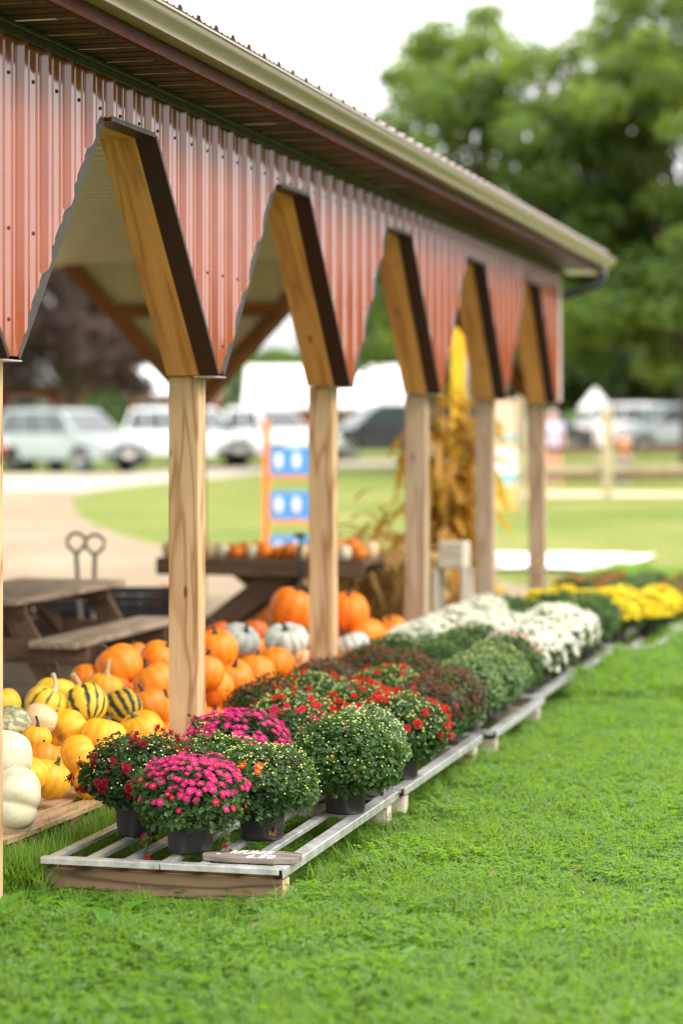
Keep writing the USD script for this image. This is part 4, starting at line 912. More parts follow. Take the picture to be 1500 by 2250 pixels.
PK = [
    ('white_lobed', -0.3, 8.256, 0.242, 0.134),
    ('white_egg', -0.372, 8.346, 0.409, 0.104),
    ('yellow', -0.353, 8.758, 0.26, 0.093),
    ('yellow', -0.399, 8.649, 0.292, 0.081),
    ('yellow', -0.267, 9.057, 0.207, 0.092),
    ('yellow', -0.347, 9.095, 0.307, 0.093),
    ('yellow', -0.338, 9.365, 0.349, 0.105),
    ('yellow', -0.278, 9.685, 0.339, 0.106),
    ('yellow', -0.535, 9.436, 0.37, 0.096),
    ('yellow_dark_stem', -0.499, 8.984, 0.394, 0.065),
    ('grey_striped', -0.653, 9.048, 0.429, 0.097),
    ('tan', -0.63, 9.364, 0.42, 0.07),
    ('yellow', -0.789, 9.323, 0.49, 0.08),
    ('yellow_green', -0.704, 9.603, 0.45, 0.096),
    ('flat_yellow', -0.765, 9.897, 0.492, 0.093),
    ('green_striped', -0.547, 9.695, 0.446, 0.101),
    ('dark_green_striped', -0.481, 10.021, 0.4, 0.089),
    ('small_orange', -0.624, 10.139, 0.47, 0.09),
    ('yellow', -0.267, 9.841, 0.232, 0.093),
    ('orange', -0.396, 8.804, 0.34, 0.068),
    ('yellow', -0.267, 9.402, 0.255, 0.092),
    ('orange', -0.745, 10.676, 0.521, 0.118),
    ('orange', -0.899, 10.637, 0.46, 0.081),
    ('orange', -0.613, 10.916, 0.539, 0.103),
    ('orange', -0.505, 10.531, 0.463, 0.107),
    ('orange', -0.428, 10.189, 0.394, 0.097),
    ('orange', -0.385, 10.303, 0.356, 0.098),
    ('orange', -0.896, 11.36, 0.514, 0.067),
    ('orange', -0.455, 11.369, 0.547, 0.112),
    ('orange', -0.379, 10.924, 0.475, 0.101),
    ('orange', -0.369, 11.391, 0.395, 0.109),
    ('orange', -0.382, 11.852, 0.371, 0.111),
    ('orange', -0.386, 12.264, 0.385, 0.107),
    ('orange', -0.361, 11.032, 0.386, 0.102),
    ('orange', -0.345, 11.5, 0.317, 0.101),
    ('orange', -0.569, 11.134, 0.538, 0.103),
    ('orange', -0.396, 10.662, 0.452, 0.103),
    ('orange', -0.292, 10.379, 0.355, 0.1),
    ('orange', -0.342, 12.43, 0.287, 0.098),
    ('grey_white', -0.646, 12.456, 0.505, 0.114),
    ('grey_white', -0.427, 12.615, 0.491, 0.131),
    ('grey_white', -0.339, 13.772, 0.351, 0.125),
    ('peach', -0.325, 12.641, 0.362, 0.105),
    ('orange_dark', -0.741, 13.051, 0.494, 0.082),
    ('big_orange', -0.638, 13.49, 0.605, 0.132),
    ('big_orange', -0.445, 14.158, 0.532, 0.137),
    ('orange', -0.383, 14.587, 0.33, 0.12),
    ('orange', -0.38, 15.104, 0.328, 0.112),
    ('orange', -0.518, 14.759, 0.364, 0.103),
    ('orange', -0.578, 13.918, 0.404, 0.13),
    ('orange_dark', -0.892, 12.806, 0.485, 0.091),
]
LB = {
 'white_lobed': 'white deeply lobed pumpkin at the front left corner of the pallet', 'white_egg': 'smooth ivory egg-shaped squash lying above the lobed white pumpkin', 'yellow_dark_stem': 'small yellow pumpkin with a black stem in front of the tan gourd',
 'grey_striped': 'grey green streaked squash at the left picture edge', 'tan': 'tan warty gourd between the streaked squash and striped gourds', 'yellow_green': 'yellow gourd with faint green streaks under the flat yellow one', 'flat_yellow': 'flat yellow squash with a long thin stem atop the gourds',
 'green_striped': 'yellow gourd with dark green stripes and curled tan stem', 'dark_green_striped': 'mostly dark green striped gourd left of the front post', 'small_orange': 'small orange pumpkin with a thick tan stem behind the striped gourds', 'peach': 'peach coloured ribbed pumpkin at the left of the second post'}
SPEC = {2: 'yellow pumpkin on the pallet, right of the lobed white one', 3: 'yellow pumpkin half hidden between ivory squash and white pumpkin', 4: 'deep yellow pumpkin half hidden by the dark crimson mum', 5: 'yellow pumpkin on its side above the crimson mum', 6: 'yellow pumpkin with long green stem in mid pile', 7: 'yellow pumpkin with upright green stem beside the front post', 8: 'yellow pumpkin with a brown blossom end showing, in front of the striped gourds', 12: 'yellow pumpkin at the left picture edge above the streaked squash'}
GREY = ['grey white ribbed pumpkin, leftmost of the grey ones', 'grey white ribbed pumpkin touching the second post on its left', 'grey white ribbed pumpkin right of the second post']
BIGO = ['large orange pumpkin on top of the grey ones, left of the second post', 'large orange pumpkin right of the second post']
OR = {19: 'small deep orange pumpkin wedged between yellow ones above the front pallet', 23: 'orange pumpkin high on the heap touching the front post on its left', 24: 'orange pumpkin with thick dark stem, left of the post under the high one', 25: 'pale orange pumpkin right behind the dark striped gourd', 26: 'orange pumpkin against the front post behind the yellow pumpkins',
 27: 'small orange pumpkin peeking out behind the large top one', 28: 'tallest orange pumpkin right of the front post, next to a grey one', 29: 'orange pumpkin half hidden by the right side of the front post', 30: 'orange pumpkin in the middle of the heap in front of the grey ones', 31: 'orange pumpkin showing above the dark maroon mum', 32: 'orange pumpkin directly left of the peach coloured one',
 33: 'orange pumpkin low beside the front post above the maroon mum', 34: 'orange pumpkin mostly hidden behind the top of the maroon mum', 38: 'orange pumpkin half hidden by red mums in front of the peach one', 43: 'dark orange pumpkin wedged between the two left grey ones', 46: 'orange pumpkin left of the third post, middle of three', 47: 'orange pumpkin touching the left side of the third post', 48: 'orange pumpkin below the large one right of the second post', 49: 'orange pumpkin hidden behind the second post', 50: 'dark orange pumpkin at the back behind the tallest one',
 21: 'large smooth orange pumpkin on top of the pile below the bench', 22: 'dark shaded orange pumpkin left behind the top orange one'}
gi = bi = 0
for k, (kind, X, Y, Z, R) in enumerate(PK):
    grp = None
    lab = LB.get(kind)
    if kind == 'grey_white': lab = GREY[gi]; gi += 1
    elif kind == 'big_orange': lab = BIGO[bi]; bi += 1
    elif kind == 'yellow':
        lab = SPEC.get(k)
        if not lab: lab, grp = 'yellow pumpkin tucked low in the pile beside the front post', 'yellow pumpkins low in the pile'
    elif kind in ('orange', 'orange_dark'):
        lab = OR.get(k)
        if not lab:
            far = Y > 12.3
            lab, grp = ('orange pumpkin in the far heap around the second post', 'orange pumpkins heaped by the second post') if far else ('smooth orange pumpkin hidden behind the front post', 'orange pumpkins hidden behind the front post')
    tl = ta = None
    if kind == 'white_lobed': tl, ta = 1.30, 3.62
    if kind == 'white_egg': tl, ta = 1.45, 0.2
    if kind == 'green_striped': tl, ta = 0.75, 2.2
    if kind == 'dark_green_striped': tl, ta = 0.8, 2.6
    if kind == 'yellow_green': tl, ta = 0.5, 0.3
    if kind == 'tan': tl, ta = 1.3, 3.4
    if kind == 'flat_yellow': tl, ta = 0.15, 0.5
    if k == 5: tl, ta = 1.2, 0.4
    if k == 8: tl, ta = 1.35, 1.2
    nm = 'gourd' if kind in ('tan', 'yellow_green', 'green_striped', 'dark_green_striped') else 'squash' if kind in ('white_egg', 'grey_striped', 'flat_yellow') else 'pumpkin'
    pumpkin(kind, X, Y, Z, R, 300 + k, lab, nm, grp, tl, ta, nm)
# the pumpkins underneath that carry the heap
XY = np.array([(p[1], p[2]) for p in PK]); BOT = np.array([p[3] - p[4] for p in PK])
g = np.random.default_rng(5); nfill = 0
for yy in np.arange(8.75, 15.3, 0.205):
    for x in np.arange(-0.74, -0.30, 0.205):
        d = np.hypot(XY[:, 0] - x, XY[:, 1] - yy)
        near = d < 0.21
        if not near.any(): continue
        lim = (BOT[near] + np.maximum(0, d[near] - 0.06) * 0.35).min()
        zl = 0.14
        while zl + 0.15 < lim + 0.05:
            R = 0.098
            kind = 'yellow' if yy < 9.8 else 'orange'
            pumpkin(kind, x + g.normal(0, 0.015), yy + g.normal(0, 0.015), zl + R * 0.86, R, 900 + nfill, ('yellow pumpkin buried in the heap under the gourds' if kind == 'yellow' else 'orange pumpkin buried in the heap under the others'), 'pumpkin', ('yellow pumpkins buried in the heap' if kind == 'yellow' else 'orange pumpkins buried in the heap'))
            nfill += 1
            zl += 0.165

# ------------------------------------------------------------------ picnic table (left) and display table (behind the second post)
def bolts(): pass
t = thing('picnic_table', 'weathered grey topped picnic table with dark legs and attached benches at left', 'picnic table', None, (-1.95, 12.28, 0))
TW, TL = 0.74, 1.86
for k in range(5):
    x = -0.07 - k * 0.150
    board(t, 'top_plank', (x, 0, 0.70), (x, TL, 0.70), 0.142, 0.038, (0, 0, 1), 'old_grey_wood')
for side, nm in ((0.23, 'a'), (-TW - 0.23, 'b')):
    for q in (-0.075, 0.075):
        board(t, 'bench_plank', (side + q - (0.0 if side > 0 else 0.0), -0.02, 0.46), (side + q, TL + 0.02, 0.46), 0.142, 0.038, (0, 0, 1), 'old_grey_wood')
for yy in (0.22, TL - 0.22):
    board(t, 'cross_beam', (-TW - 0.36, yy, 0.40), (0.36, yy, 0.40), 0.038, 0.14, (0, 0, 1), 'dark_table_wood')
    board(t, 'top_cleat', (-TW + 0.03, yy, 0.642), (-0.03, yy, 0.642), 0.038, 0.085, (0, 0, 1), 'dark_table_wood')
    for sg in (1, -1):
        c = -TW / 2
        board(t, 'leg', (c + sg * 0.22, yy + 0.04, 0.66), (c + sg * 0.62, yy + 0.04, 0.0), 0.14, 0.038, (0, 1, 0), 'dark_table_wood')
    board(t, 'brace', (-TW / 2, yy, 0.42), (-TW / 2, yy + (0.48 if yy < 1 else -0.48), 0.655), 0.085, 0.038, (1, 0, 0), 'dark_table_wood')
t = thing('display_table', 'long dark wooden display table on crossed legs holding small gourds', 'table', None, (-2.50, 16.35, 0))
for k in range(4):
    board(t, 'top_plank', (0, 0.09 + k * 0.175, 0.715), (1.62, 0.09 + k * 0.175, 0.715), 0.17, 0.045, (0, 0, 1), 'dark_table_wood')
for yy in (0.02, 0.70):
    board(t, 'apron', (0, yy, 0.655), (1.62, yy, 0.655), 0.03, 0.09, (0, 0, 1), 'dark_table_wood')
for yy in (0.12, 0.60):
    board(t, 'leg', (0.16, yy, 0.02), (1.02, yy, 0.68), 0.17, 0.045, (0, 1, 0), 'dark_table_wood')
    board(t, 'leg', (1.46, yy + 0.048, 0.02), (0.60, yy + 0.048, 0.68), 0.17, 0.045, (0, 1, 0), 'dark_table_wood')
board(t, 'stretcher', (0.60, 0.17, 0.36), (0.60, 0.60, 0.36), 0.09, 0.04, (1, 0, 0), 'dark_table_wood')
g = np.random.default_rng(31)
n = 0
for k in range(30):
    x = -2.42 + 1.48 * (k % 15) / 14 + g.normal(0, 0.012); yy = 16.46 + 0.20 * (k // 15) + g.normal(0, 0.02)
    kd = 'orange' if (g.uniform() < (0.75 if (x + 2.42) / 1.48 > 0.35 else 0.25)) else 'tan' if g.uniform() < 0.6 else 'white_egg'
    R = g.uniform(0.050, 0.068)
    pumpkin(kd, x, yy, 0.738 + R * 0.84, R, 1300 + k, {'orange': 'mini orange pumpkin in the row on the dark display table', 'tan': 'mini tan gourd in the row on the dark display table', 'white_egg': 'mini ivory gourd in the row on the dark display table'}[kd], 'gourd' if kd != 'orange' else 'pumpkin', {'orange': 'mini orange pumpkins on the display table', 'tan': 'mini tan gourds on the display table', 'white_egg': 'mini ivory gourds on the display table'}[kd], name='mini_gourd' if kd != 'orange' else 'mini_pumpkin')
for k, (x, yy, R) in enumerate(((-1.02, 16.62, 0.085), (-1.20, 16.85, 0.075), (-0.86 - 0.1, 16.86, 0.07))):
    pumpkin('big_orange', x, yy, 0.738 + R * 0.86, R, 1400 + k, ('larger orange pumpkin on the right end of the display table', 'second orange pumpkin behind the larger one on the display table', 'orange pumpkin at the far right corner of the display table')[k])
for k, (x, yy, R) in enumerate(((-2.36, 18.3, 0.20), (-1.80, 18.5, 0.24), (-3.2, 18.8, 0.2))):
    pumpkin('big_orange', x, yy, R * 0.84, R, 1410 + k, ('big orange pumpkin on the ground seen under the left of the display table', 'biggest orange pumpkin on the ground behind the display table leg', 'big orange pumpkin on the ground behind the display table, far left')[k])
# a thin dark iron stake beside the second post
obj(None, 'garden_stake', cat(tube([(-1.30, 16.1, 0), (-1.30, 16.1, 0.95)], 0.014, 8), cbox(0.09, 0.012, 0.03, 0.003, (-1.30, 16.1, 0.93))), 'downspout_black', label='thin dark stake standing right behind the second post', kind=None)
stage.GetPrimAtPath('/World/garden_stake').SetCustomDataByKey('category', 'stake')

def garden_fork(x, yy, lean, label, seed):
    t = thing('garden_fork', label, 'garden fork', None, (x, yy, 0), 0.25)
    top = np.array((lean, 0.0, 0.86))
    obj(t, 'shaft', tube([(0, 0, 0.25), top * 0.6 + [0, 0, 0.0], top], 0.0165, 10), 'tool_handle', smooth=40)
    k = np.linspace(0, 1, 22)
    a = 2 * PI * k - PI / 2
    loop = np.stack([0.066 * np.cos(a) * (1.0 - 0.45 * np.clip(-np.sin(a), 0, 1)) + lean, 0 * a, 0.93 + 0.066 * np.sin(a)], 1)
    obj(t, 'handle', tube(loop, 0.012, 8, False), 'tool_handle', smooth=60)
    for s in (-0.06, -0.02, 0.02, 0.06):
        obj(t, 'tine', tube([(s * 0.4, 0, 0.27), (s, 0, 0.22), (s, 0.0, -0.02)], [0.008, 0.007, 0.004], 6), 'rust')
garden_fork(-2.30, 14.45, 0.02, 'garden fork with round handle standing behind the picnic table, right one', 1)
garden_fork(-2.44, 14.66, -0.05, 'garden fork with round handle standing behind the picnic table, left one', 2)

def crate(x, yy, z, label, rz=0.0):
    t = thing('plastic_crate', label, 'crate', None, (x, yy, z), rz)
    W, D, Hh = 0.52, 0.36, 0.28
    for s in (-1, 1):
        for k in range(5):
            obj(t, 'side_slat', cbox(W, 0.012, 0.030 if k else 0.05, 0.002, (0, s * D / 2, 0.02 + k * 0.06)), 'plastic_crate')
            obj(t, 'end_slat', cbox(0.012, D - 0.02, 0.030 if k else 0.05, 0.002, (s * W / 2, 0, 0.02 + k * 0.06)), 'plastic_crate')
        for s2 in (-1, 1):
            obj(t, 'corner_post', cbox(0.035, 0.035, Hh, 0.004, (s * W / 2, s2 * D / 2, Hh / 2)), 'plastic_crate')
        for k in range(4):
            obj(t, 'upright', cbox(0.018, 0.010, Hh - 0.01, 0.002, (-0.18 + 0.12 * k, s * (D / 2 - 0.012), Hh / 2)), 'plastic_crate')
    obj(t, 'crate_floor', cbox(W - 0.01, D - 0.01, 0.012, 0.002, (0, 0, 0.012)), 'plastic_crate')
crate(-2.36, 15.55, 0.0, 'black slatted plastic crate behind the bench, lower one', 0.3)
crate(-2.34, 15.55, 0.285, 'black slatted plastic crate behind the bench, upper one', 0.22)
crate(-2.95, 15.75, 0.0, 'black slatted plastic crate partly seen under the picnic table', 0.1)
crate(-2.95, 15.72, 0.285, 'black slatted plastic crate stacked at the left behind the picnic table', 0.15)

# ------------------------------------------------------------------ corn shocks, straw, the little white stand
def strands(g, n, c, spread, ln, drop, w=0.014, up=0.0):
    V, Fc = [], []
    for k in range(n):
        p = np.array(c) + g.normal(0, 1, 3) * spread
        d = unit(np.array([g.normal(), g.normal(), up + g.normal() * 0.7])); L = ln * g.uniform(0.5, 1.2)
        s = unit(np.cross(d, g.normal(0, 1, 3))) * w * g.uniform(0.5, 1.3)
        pts = [p + d * L * q + np.array([0, 0, -drop * L * q * q]) for q in (0, 0.35, 0.7, 1.0)]
        m = len(V)
        for q, pp in enumerate(pts):
            ww = (1, 1, 0.8, 0.15)[q]; V += [pp - s * ww, pp + s * ww]
        Fc += [(m + 2 * q, m + 2 * q + 1, m + 2 * q + 3, m + 2 * q + 2) for q in range(3)]
    return np.array(V), np.array(Fc)
g = np.random.default_rng(8)
t = thing('straw_bale', 'shaggy straw bale with loose straw spilling in front of the corn stalks', 'straw bale', None, (-0.98, 17.65, 0))
v, f = trimesh.remesh.subdivide_to_size(*[np.asarray(q) for q in cbox(0.86, 0.46, 0.72, 0.03, (0, 0, 0.36))], max_edge=0.06)
v = v + (meshkit.fbm(v * 9, 3, 4)[:, None] - 0.5) * 0.10
obj(t, 'bale', (v, f), 'straw', smooth=60)
obj(t, 'loose_straw', cat(*[strands(g, 460, c, s, 0.30, 0.5, 0.010) for c, s in (((0, -0.2, 0.66), (0.36, 0.14, 0.07)), ((-0.3, -0.25, 0.4), (0.16, 0.08, 0.2)), ((0.1, -0.25, 0.35), (0.3, 0.06, 0.22)), ((-0.5, -0.2, 0.12), (0.2, 0.15, 0.06)))]), 'straw_strand', kind='stuff')
def corn_plant(x, yy, Hh, lean, seed, label, grp):
    g = np.random.default_rng(seed)
    t = thing('corn_stalk', label, 'corn stalk', grp, (x, yy, 0.0))
    k = np.linspace(0, 1, 8); p = np.stack([lean[0] * k ** 1.4, lean[1] * k ** 1.4, Hh * k], 1)
    obj(t, 'stalk', tube(p, 0.014 * (1.25 - 0.75 * k), 8), 'corn_stalk', smooth=50)
    for q in range(24):
        h = g.uniform(0.22, 0.97); b = np.array([np.interp(h, k, p[:, c]) for c in range(3)])
        a = g.uniform(0, 6.28); L = g.uniform(0.26, 0.52); w = g.uniform(0.032, 0.060); up = g.uniform(0.3, 1.2); dr = g.uniform(0.8, 1.9)
        V = []
        for s in np.linspace(0, 1, 8):
            c = b + np.array([math.cos(a) * L * s * 0.8, math.sin(a) * L * s * 0.8, up * L * s - dr * L * s * s])
            tw = a + PI / 2 + 0.9 * s * g.normal(1, 0.2)
            ww = w * (math.sin(PI * min(s * 0.85 + 0.15, 1)) ** 0.7)
            V += [c + np.array([math.cos(tw), math.sin(tw), 0.3 * math.sin(5 * s)]) * ww, c - np.array([math.cos(tw), math.sin(tw), 0.3 * math.sin(5 * s)]) * ww]
        obj(t, 'leaf', (np.array(V), np.array([[2 * s, 2 * s + 1, 2 * s + 3, 2 * s + 2] for s in range(7)])), 'corn_leaf')
    obj(t, 'tassel', strands(g, 16, p[-1], (0.01, 0.01, 0.04), 0.26, 0.3, 0.006, up=1.6), 'corn_leaf')
CS = [(-0.72, 18.25, 1.95, (0.02, 0.0)), (-0.60, 18.30, 1.85, (0.05, 0.0)), (-0.66, 18.15, 2.0, (-0.08, 0.05)), (-0.52, 18.25, 1.7, (0.06, 0.0)), (-0.76, 18.30, 1.75, (-0.08, 0)), (-0.70, 18.40, 1.6, (-0.14, 0)), (-0.56, 18.40, 1.9, (0.04, 0.1)), (-0.86, 18.2, 1.0, (-0.30, 0)), (-0.62, 18.2, 1.55, (0.02, -0.1)), (-0.50, 18.38, 1.5, (0.05, 0.0)), (-0.75, 18.42, 1.9, (0.03, 0.0)), (-0.58, 18.2, 1.75, (0.08, 0.05)), (-0.50, 18.3, 1.85, (0.0, 0.0)), (-0.62, 18.34, 1.4, (0.05, -0.1)), (-0.64, 18.1, 1.2, (0.05, -0.12))]
for k, (x, yy, h, l) in enumerate(CS):
    corn_plant(x, yy, h, l, 60 + k, 'dry golden corn stalk bundled upright between third and fourth posts', 'dry corn stalks bundled behind the white stand')
t = thing('display_stand', 'small wooden stand with a white box top beside the corn stalks', 'stand', None, (-0.33, 16.9, 0))
for sx in (-0.10, 0.12):
    for sy in (-0.12, 0.12):
        board(t, 'leg', (sx, sy, 0), (sx, sy, 0.66), 0.045, 0.045, (1, 0, 0), 'timber_white')
obj(t, 'box_top', cbox(0.20, 0.26, 0.20, 0.012, (0.02, 0, 0.76)), 'timber_white')
board(t, 'shelf', (-0.13, 0, 0.2), (0.13, 0, 0.2), 0.26, 0.02, (0, 0, 1), 'timber_white')

# ------------------------------------------------------------------ feather flag, game boards, tarp
def on(x, yy): return float(terrain(x, yy))
t = thing('feather_flag', 'tall yellow feather flag on a pole behind the corn stalks', 'flag', None, (-1.42, 22.6, on(-1.4, 22.6)), 0.1)
obj(t, 'pole', tube([(0.085, 0, 0), (0.085, 0, 2.5), (0.07, 0, 3.2), (-0.02, 0, 3.6)], [0.012, 0.012, 0.009, 0.006], 8), 'grey_paint', smooth=50)
z = np.linspace(0.75, 3.55, 40)
L_ = np.interp(z, [0.75, 1.0, 3.0, 3.55], [0.02, -0.075, -0.075, 0.02]); R_ = np.interp(z, [0.75, 2.5, 3.2, 3.55], [0.085, 0.085, 0.07, 0.0])
V = np.vstack([np.c_[L_, 0.03 * np.sin(z * 4) - 0.004, z], np.c_[R_, 0 * z - 0.004, z], np.c_[L_, 0.03 * np.sin(z * 4) + 0.0, z], np.c_[R_, 0 * z, z]])
F4 = [[q, q + 1, 41 + q, 40 + q] for q in range(39)] + [[80 + q, 81 + q, 121 + q, 120 + q] for q in range(39)]
obj(t, 'sail', (V, np.array(F4)), 'flag_yellow', smooth=True)
t = thing('game_board', 'orange framed game board with rows of white ovals on blue', 'game board', None, (-4.42, 25.95, on(-4.4, 26)), math.radians(14))
for x in (0.0, 0.72):
    obj(t, 'frame_post', cbox(0.075, 0.06, 1.78, 0.006, (x, 0, 0.87)), 'orange_paint')
for k, z in enumerate((1.27, 0.745, 0.22)):
    obj(t, 'blue_panel', cbox(0.63, 0.03, 0.33, 0.004, (0.36, 0, z)), 'blue_board')
    for q in range(3):
        d = trimesh.creation.cylinder(radius=0.5, height=1.0, sections=24)
        v = np.array(d.vertices) * [0.088, 0.19, 0.05]; v = np.c_[v[:, 0], -v[:, 2], v[:, 1]]
        obj(t, 'white_oval', (v + [0.15 + q * 0.21, -0.001, z + 0.01], d.faces), 'white_paint')
    obj(t, 'rail', cbox(0.66, 0.04, 0.035, 0.004, (0.36, 0, z - 0.19)), 'orange_paint')
obj(t, 'header_panel', cbox(0.63, 0.03, 0.20, 0.004, (0.36, 0, 1.57)), 'white_paint')
t = thing('banner_board', 'upright banded board of peach, white, teal and orange by its post', 'game board', None, (-3.98, 39.4, on(-4, 39.4)), math.radians(14))
z = 0.05
for h, m_ in ((0.42, 'apricot_paint'), (0.05, 'white_paint'), (0.15, 'teal_paint'), (0.22, 'white_paint'), (0.03, 'grey_paint'), (0.22, 'white_paint'), (0.10, 'apricot_paint'), (0.12, 'teal_paint'), (0.62, 'peach_paint')):
    obj(t, 'band', cbox(0.42, 0.06, h - 0.004, 0.004, (0, 0, z + h / 2)), m_); z += h
obj(t, 'support_post', cbox(0.10, 0.10, 2.1, 0.008, (0.30, 0.05, 1.05)), 'fence_wood')
g = np.random.default_rng(3)
nx, ny = 40, 24
TX, TY = np.meshgrid(np.linspace(-2.45, -0.25, nx), np.linspace(25.9, 28.7, ny), indexing='ij')
hh = 0.018 + 0.05 * meshkit.fbm(np.stack([TX * 2.2, TY * 2.2, 0 * TX], -1), 4, 2)
V = np.stack([TX + 0.15 * meshkit.noise(np.stack([TY * 1.5, 0 * TX, TX], -1), 4), TY, terrain(TX, TY) + hh], -1).reshape(-1, 3)
i, j = np.meshgrid(np.arange(nx - 1), np.arange(ny - 1), indexing='ij')
q = np.stack([i * ny + j, (i + 1) * ny + j, (i + 1) * ny + j + 1, i * ny + j + 1], -1).reshape(-1, 4)
tag(obj(None, 'tarp', cat((V, q), (V - [0, 0, 0.012], q)), 'tarp_white', smooth=True), 'white tarp spread flat on the lawn behind the last posts', 'tarp')

# ------------------------------------------------------------------ rail fence
t = thing('rail_fence', 'wooden fence with tall posts and low dark rails across the lawn', 'fence')
FP = [(-6.2, 43.2, 1.5), (-4.30, 44.2, 1.55), (-2.90, 44.9, 1.82), (-0.4, 46.2, 1.0), (2.0, 47.4, 1.0), (4.5, 48.6, 1.0), (7.0, 49.9, 1.0)]
for x, yy, h in FP:
    b = on(x, yy)
    board(t, 'post', (x, yy, b - 0.1), (x, yy, b + h), 0.17, 0.17, (1, 0, 0), 'fence_wood')
for (x0, y0, _), (x1, y1, _) in zip(FP[:-1], FP[1:]):
    for z, m_ in ((0.60, 'fence_wood'), (0.46, 'dark_table_wood'), (0.98, 'dark_table_wood')):
        board(t, 'rail', (x0, y0 + 0.09, on(x0, y0) + z), (x1, y1 + 0.09, on(x1, y1) + z), 0.10, 0.13, (0, 0, 1), m_)

# ------------------------------------------------------------------ people behind the fence, far out of focus
plain('skin', (0.55, 0.34, 0.25), 0.6); plain('hair_brown', (0.06, 0.035, 0.02), 0.7); plain('hair_grey', (0.4, 0.38, 0.36), 0.7)
plain('cloth_lavender', (0.55, 0.48, 0.68), 0.85); plain('cloth_white', (0.78, 0.76, 0.74), 0.85); plain('cloth_orange', (0.70, 0.25, 0.10), 0.85); plain('cloth_denim', (0.10, 0.13, 0.22), 0.85); plain('cloth_khaki', (0.42, 0.33, 0.22), 0.85); plain('cloth_coral', (0.70, 0.30, 0.22), 0.85); plain('eye_dark', (0.02, 0.015, 0.012), 0.3)
def chain(joints, bones, edge, it=8):
    out = None
    for a, b in bones:
        (pa, ra), (pb, rb) = joints[a], joints[b]
        sp = [m3.Manifold.sphere(r, 20).translate(tuple(map(float, p))) for p, r in ((pa, ra), (pb, rb))]
        h = m3.Manifold.batch_hull(sp); out = h if out is None else out + h
    out = out.refine_to_length(edge); me = out.to_mesh()
    tm = trimesh.Trimesh(me.vert_properties[:, :3], me.tri_verts, process=True)
    trimesh.smoothing.filter_taubin(tm, iterations=it)
    return np.array(tm.vertices), np.array(tm.faces)
def person(x, yy, rz, H_, shirt, legs, hair, label, bag=False):
    t = thing('person', label, 'person', None, (x, yy, on(x, yy)), rz)
    s = H_ / 1.75
    J = {}
    def j(n, p, r): J[n] = (np.array(p) * s, r * s)
    j('pel', (0, 0, 0.95), 0.135); j('wai', (0, 0, 1.10), 0.125); j('che', (0, -0.01, 1.30), 0.145); j('nec', (0, 0, 1.47), 0.06); j('hea', (0, -0.015, 1.56), 0.062); j('cra', (0, 0.0, 1.64), 0.098); j('chi', (0, -0.06, 1.555), 0.045)
    for sd, q in (('l', -1), ('r', 1)):
        j('sh' + sd, (0.175 * q, 0, 1.40), 0.060); j('el' + sd, (0.235 * q, 0.02, 1.12), 0.043); j('wr' + sd, (0.235 * q, -0.10, 0.90), 0.030); j('ha' + sd, (0.235 * q, -0.13, 0.83), 0.034)
        j('hi' + sd, (0.09 * q, 0, 0.90), 0.095); j('kn' + sd, (0.10 * q, -0.015, 0.50), 0.060); j('an' + sd, (0.105 * q, 0.02, 0.09), 0.043); j('to' + sd, (0.12 * q, -0.15, 0.035), 0.035)
        for f_ in range(5):
            j(f'f{f_}{sd}', ((0.235 + (f_ - 2) * 0.016) * q, -0.15 - 0.02 * (f_ == 2), 0.765 + 0.01 * abs(f_ - 2)) if f_ else (0.20 * q, -0.165, 0.82), 0.009)
    B = [('pel', 'wai'), ('wai', 'che'), ('che', 'nec'), ('nec', 'hea'), ('hea', 'cra'), ('cra', 'chi')]
    for sd in 'lr':
        B += [('che', 'sh' + sd), ('sh' + sd, 'el' + sd), ('el' + sd, 'wr' + sd), ('wr' + sd, 'ha' + sd), ('pel', 'hi' + sd), ('hi' + sd, 'kn' + sd), ('kn' + sd, 'an' + sd), ('an' + sd, 'to' + sd)] + [('ha' + sd, f'f{k}{sd}') for k in range(5)]
    obj(t, 'body', chain(J, B, 0.035), 'skin', smooth=True)
    def grow(names, d): return {k: (J[k][0], J[k][1] + d * s) for k in names}
    up = ['pel', 'wai', 'che', 'shl', 'shr', 'ell', 'elr']
    K = grow(up, 0.014)
    K['ell'] = (J['shl'][0] * 0.35 + J['ell'][0] * 0.65, J['ell'][1] + 0.02 * s); K['elr'] = (J['shr'][0] * 0.35 + J['elr'][0] * 0.65, J['elr'][1] + 0.02 * s)
    obj(t, 'shirt', chain(K, [('pel', 'wai'), ('wai', 'che'), ('che', 'shl'), ('che', 'shr'), ('shl', 'ell'), ('shr', 'elr')], 0.05), shirt, smooth=True)
    K = grow(['pel', 'hil', 'hir', 'knl', 'knr', 'anl', 'anr'], 0.013); K['pel'] = (J['pel'][0] + [0, 0, -0.03], J['pel'][1] + 0.006)
    obj(t, 'trousers', chain(K, [('pel', 'hil'), ('pel', 'hir'), ('hil', 'knl'), ('hir', 'knr'), ('knl', 'anl'), ('knr', 'anr')], 0.05), legs, smooth=True)
    K = {'a': (J['cra'][0] + np.array([0, 0.018, 0.02]) * s, 0.096 * s), 'b': (J['cra'][0] + np.array([0, 0.05, -0.07]) * s, 0.06 * s)}
    obj(t, 'hair', chain(K, [('a', 'b')], 0.03), hair, smooth=True)
    for q in (-1, 1):
        e = trimesh.creation.icosphere(subdivisions=1, radius=0.011 * s); obj(t, 'eye', (np.array(e.vertices) + np.array([0.034 * q, -0.093, 1.625]) * s, e.faces), 'eye_dark')
    nz = trimesh.creation.icosphere(subdivisions=1, radius=0.016 * s); obj(t, 'nose', (np.array(nz.vertices) * [0.8, 1.2, 1.2] + np.array([0, -0.100, 1.594]) * s, nz.faces), 'skin')
person(-4.95, 51.0, 0.4, 1.72, 'cloth_lavender', 'cloth_coral', 'hair_grey', 'person in a lavender shirt standing behind the fence beside the last post')
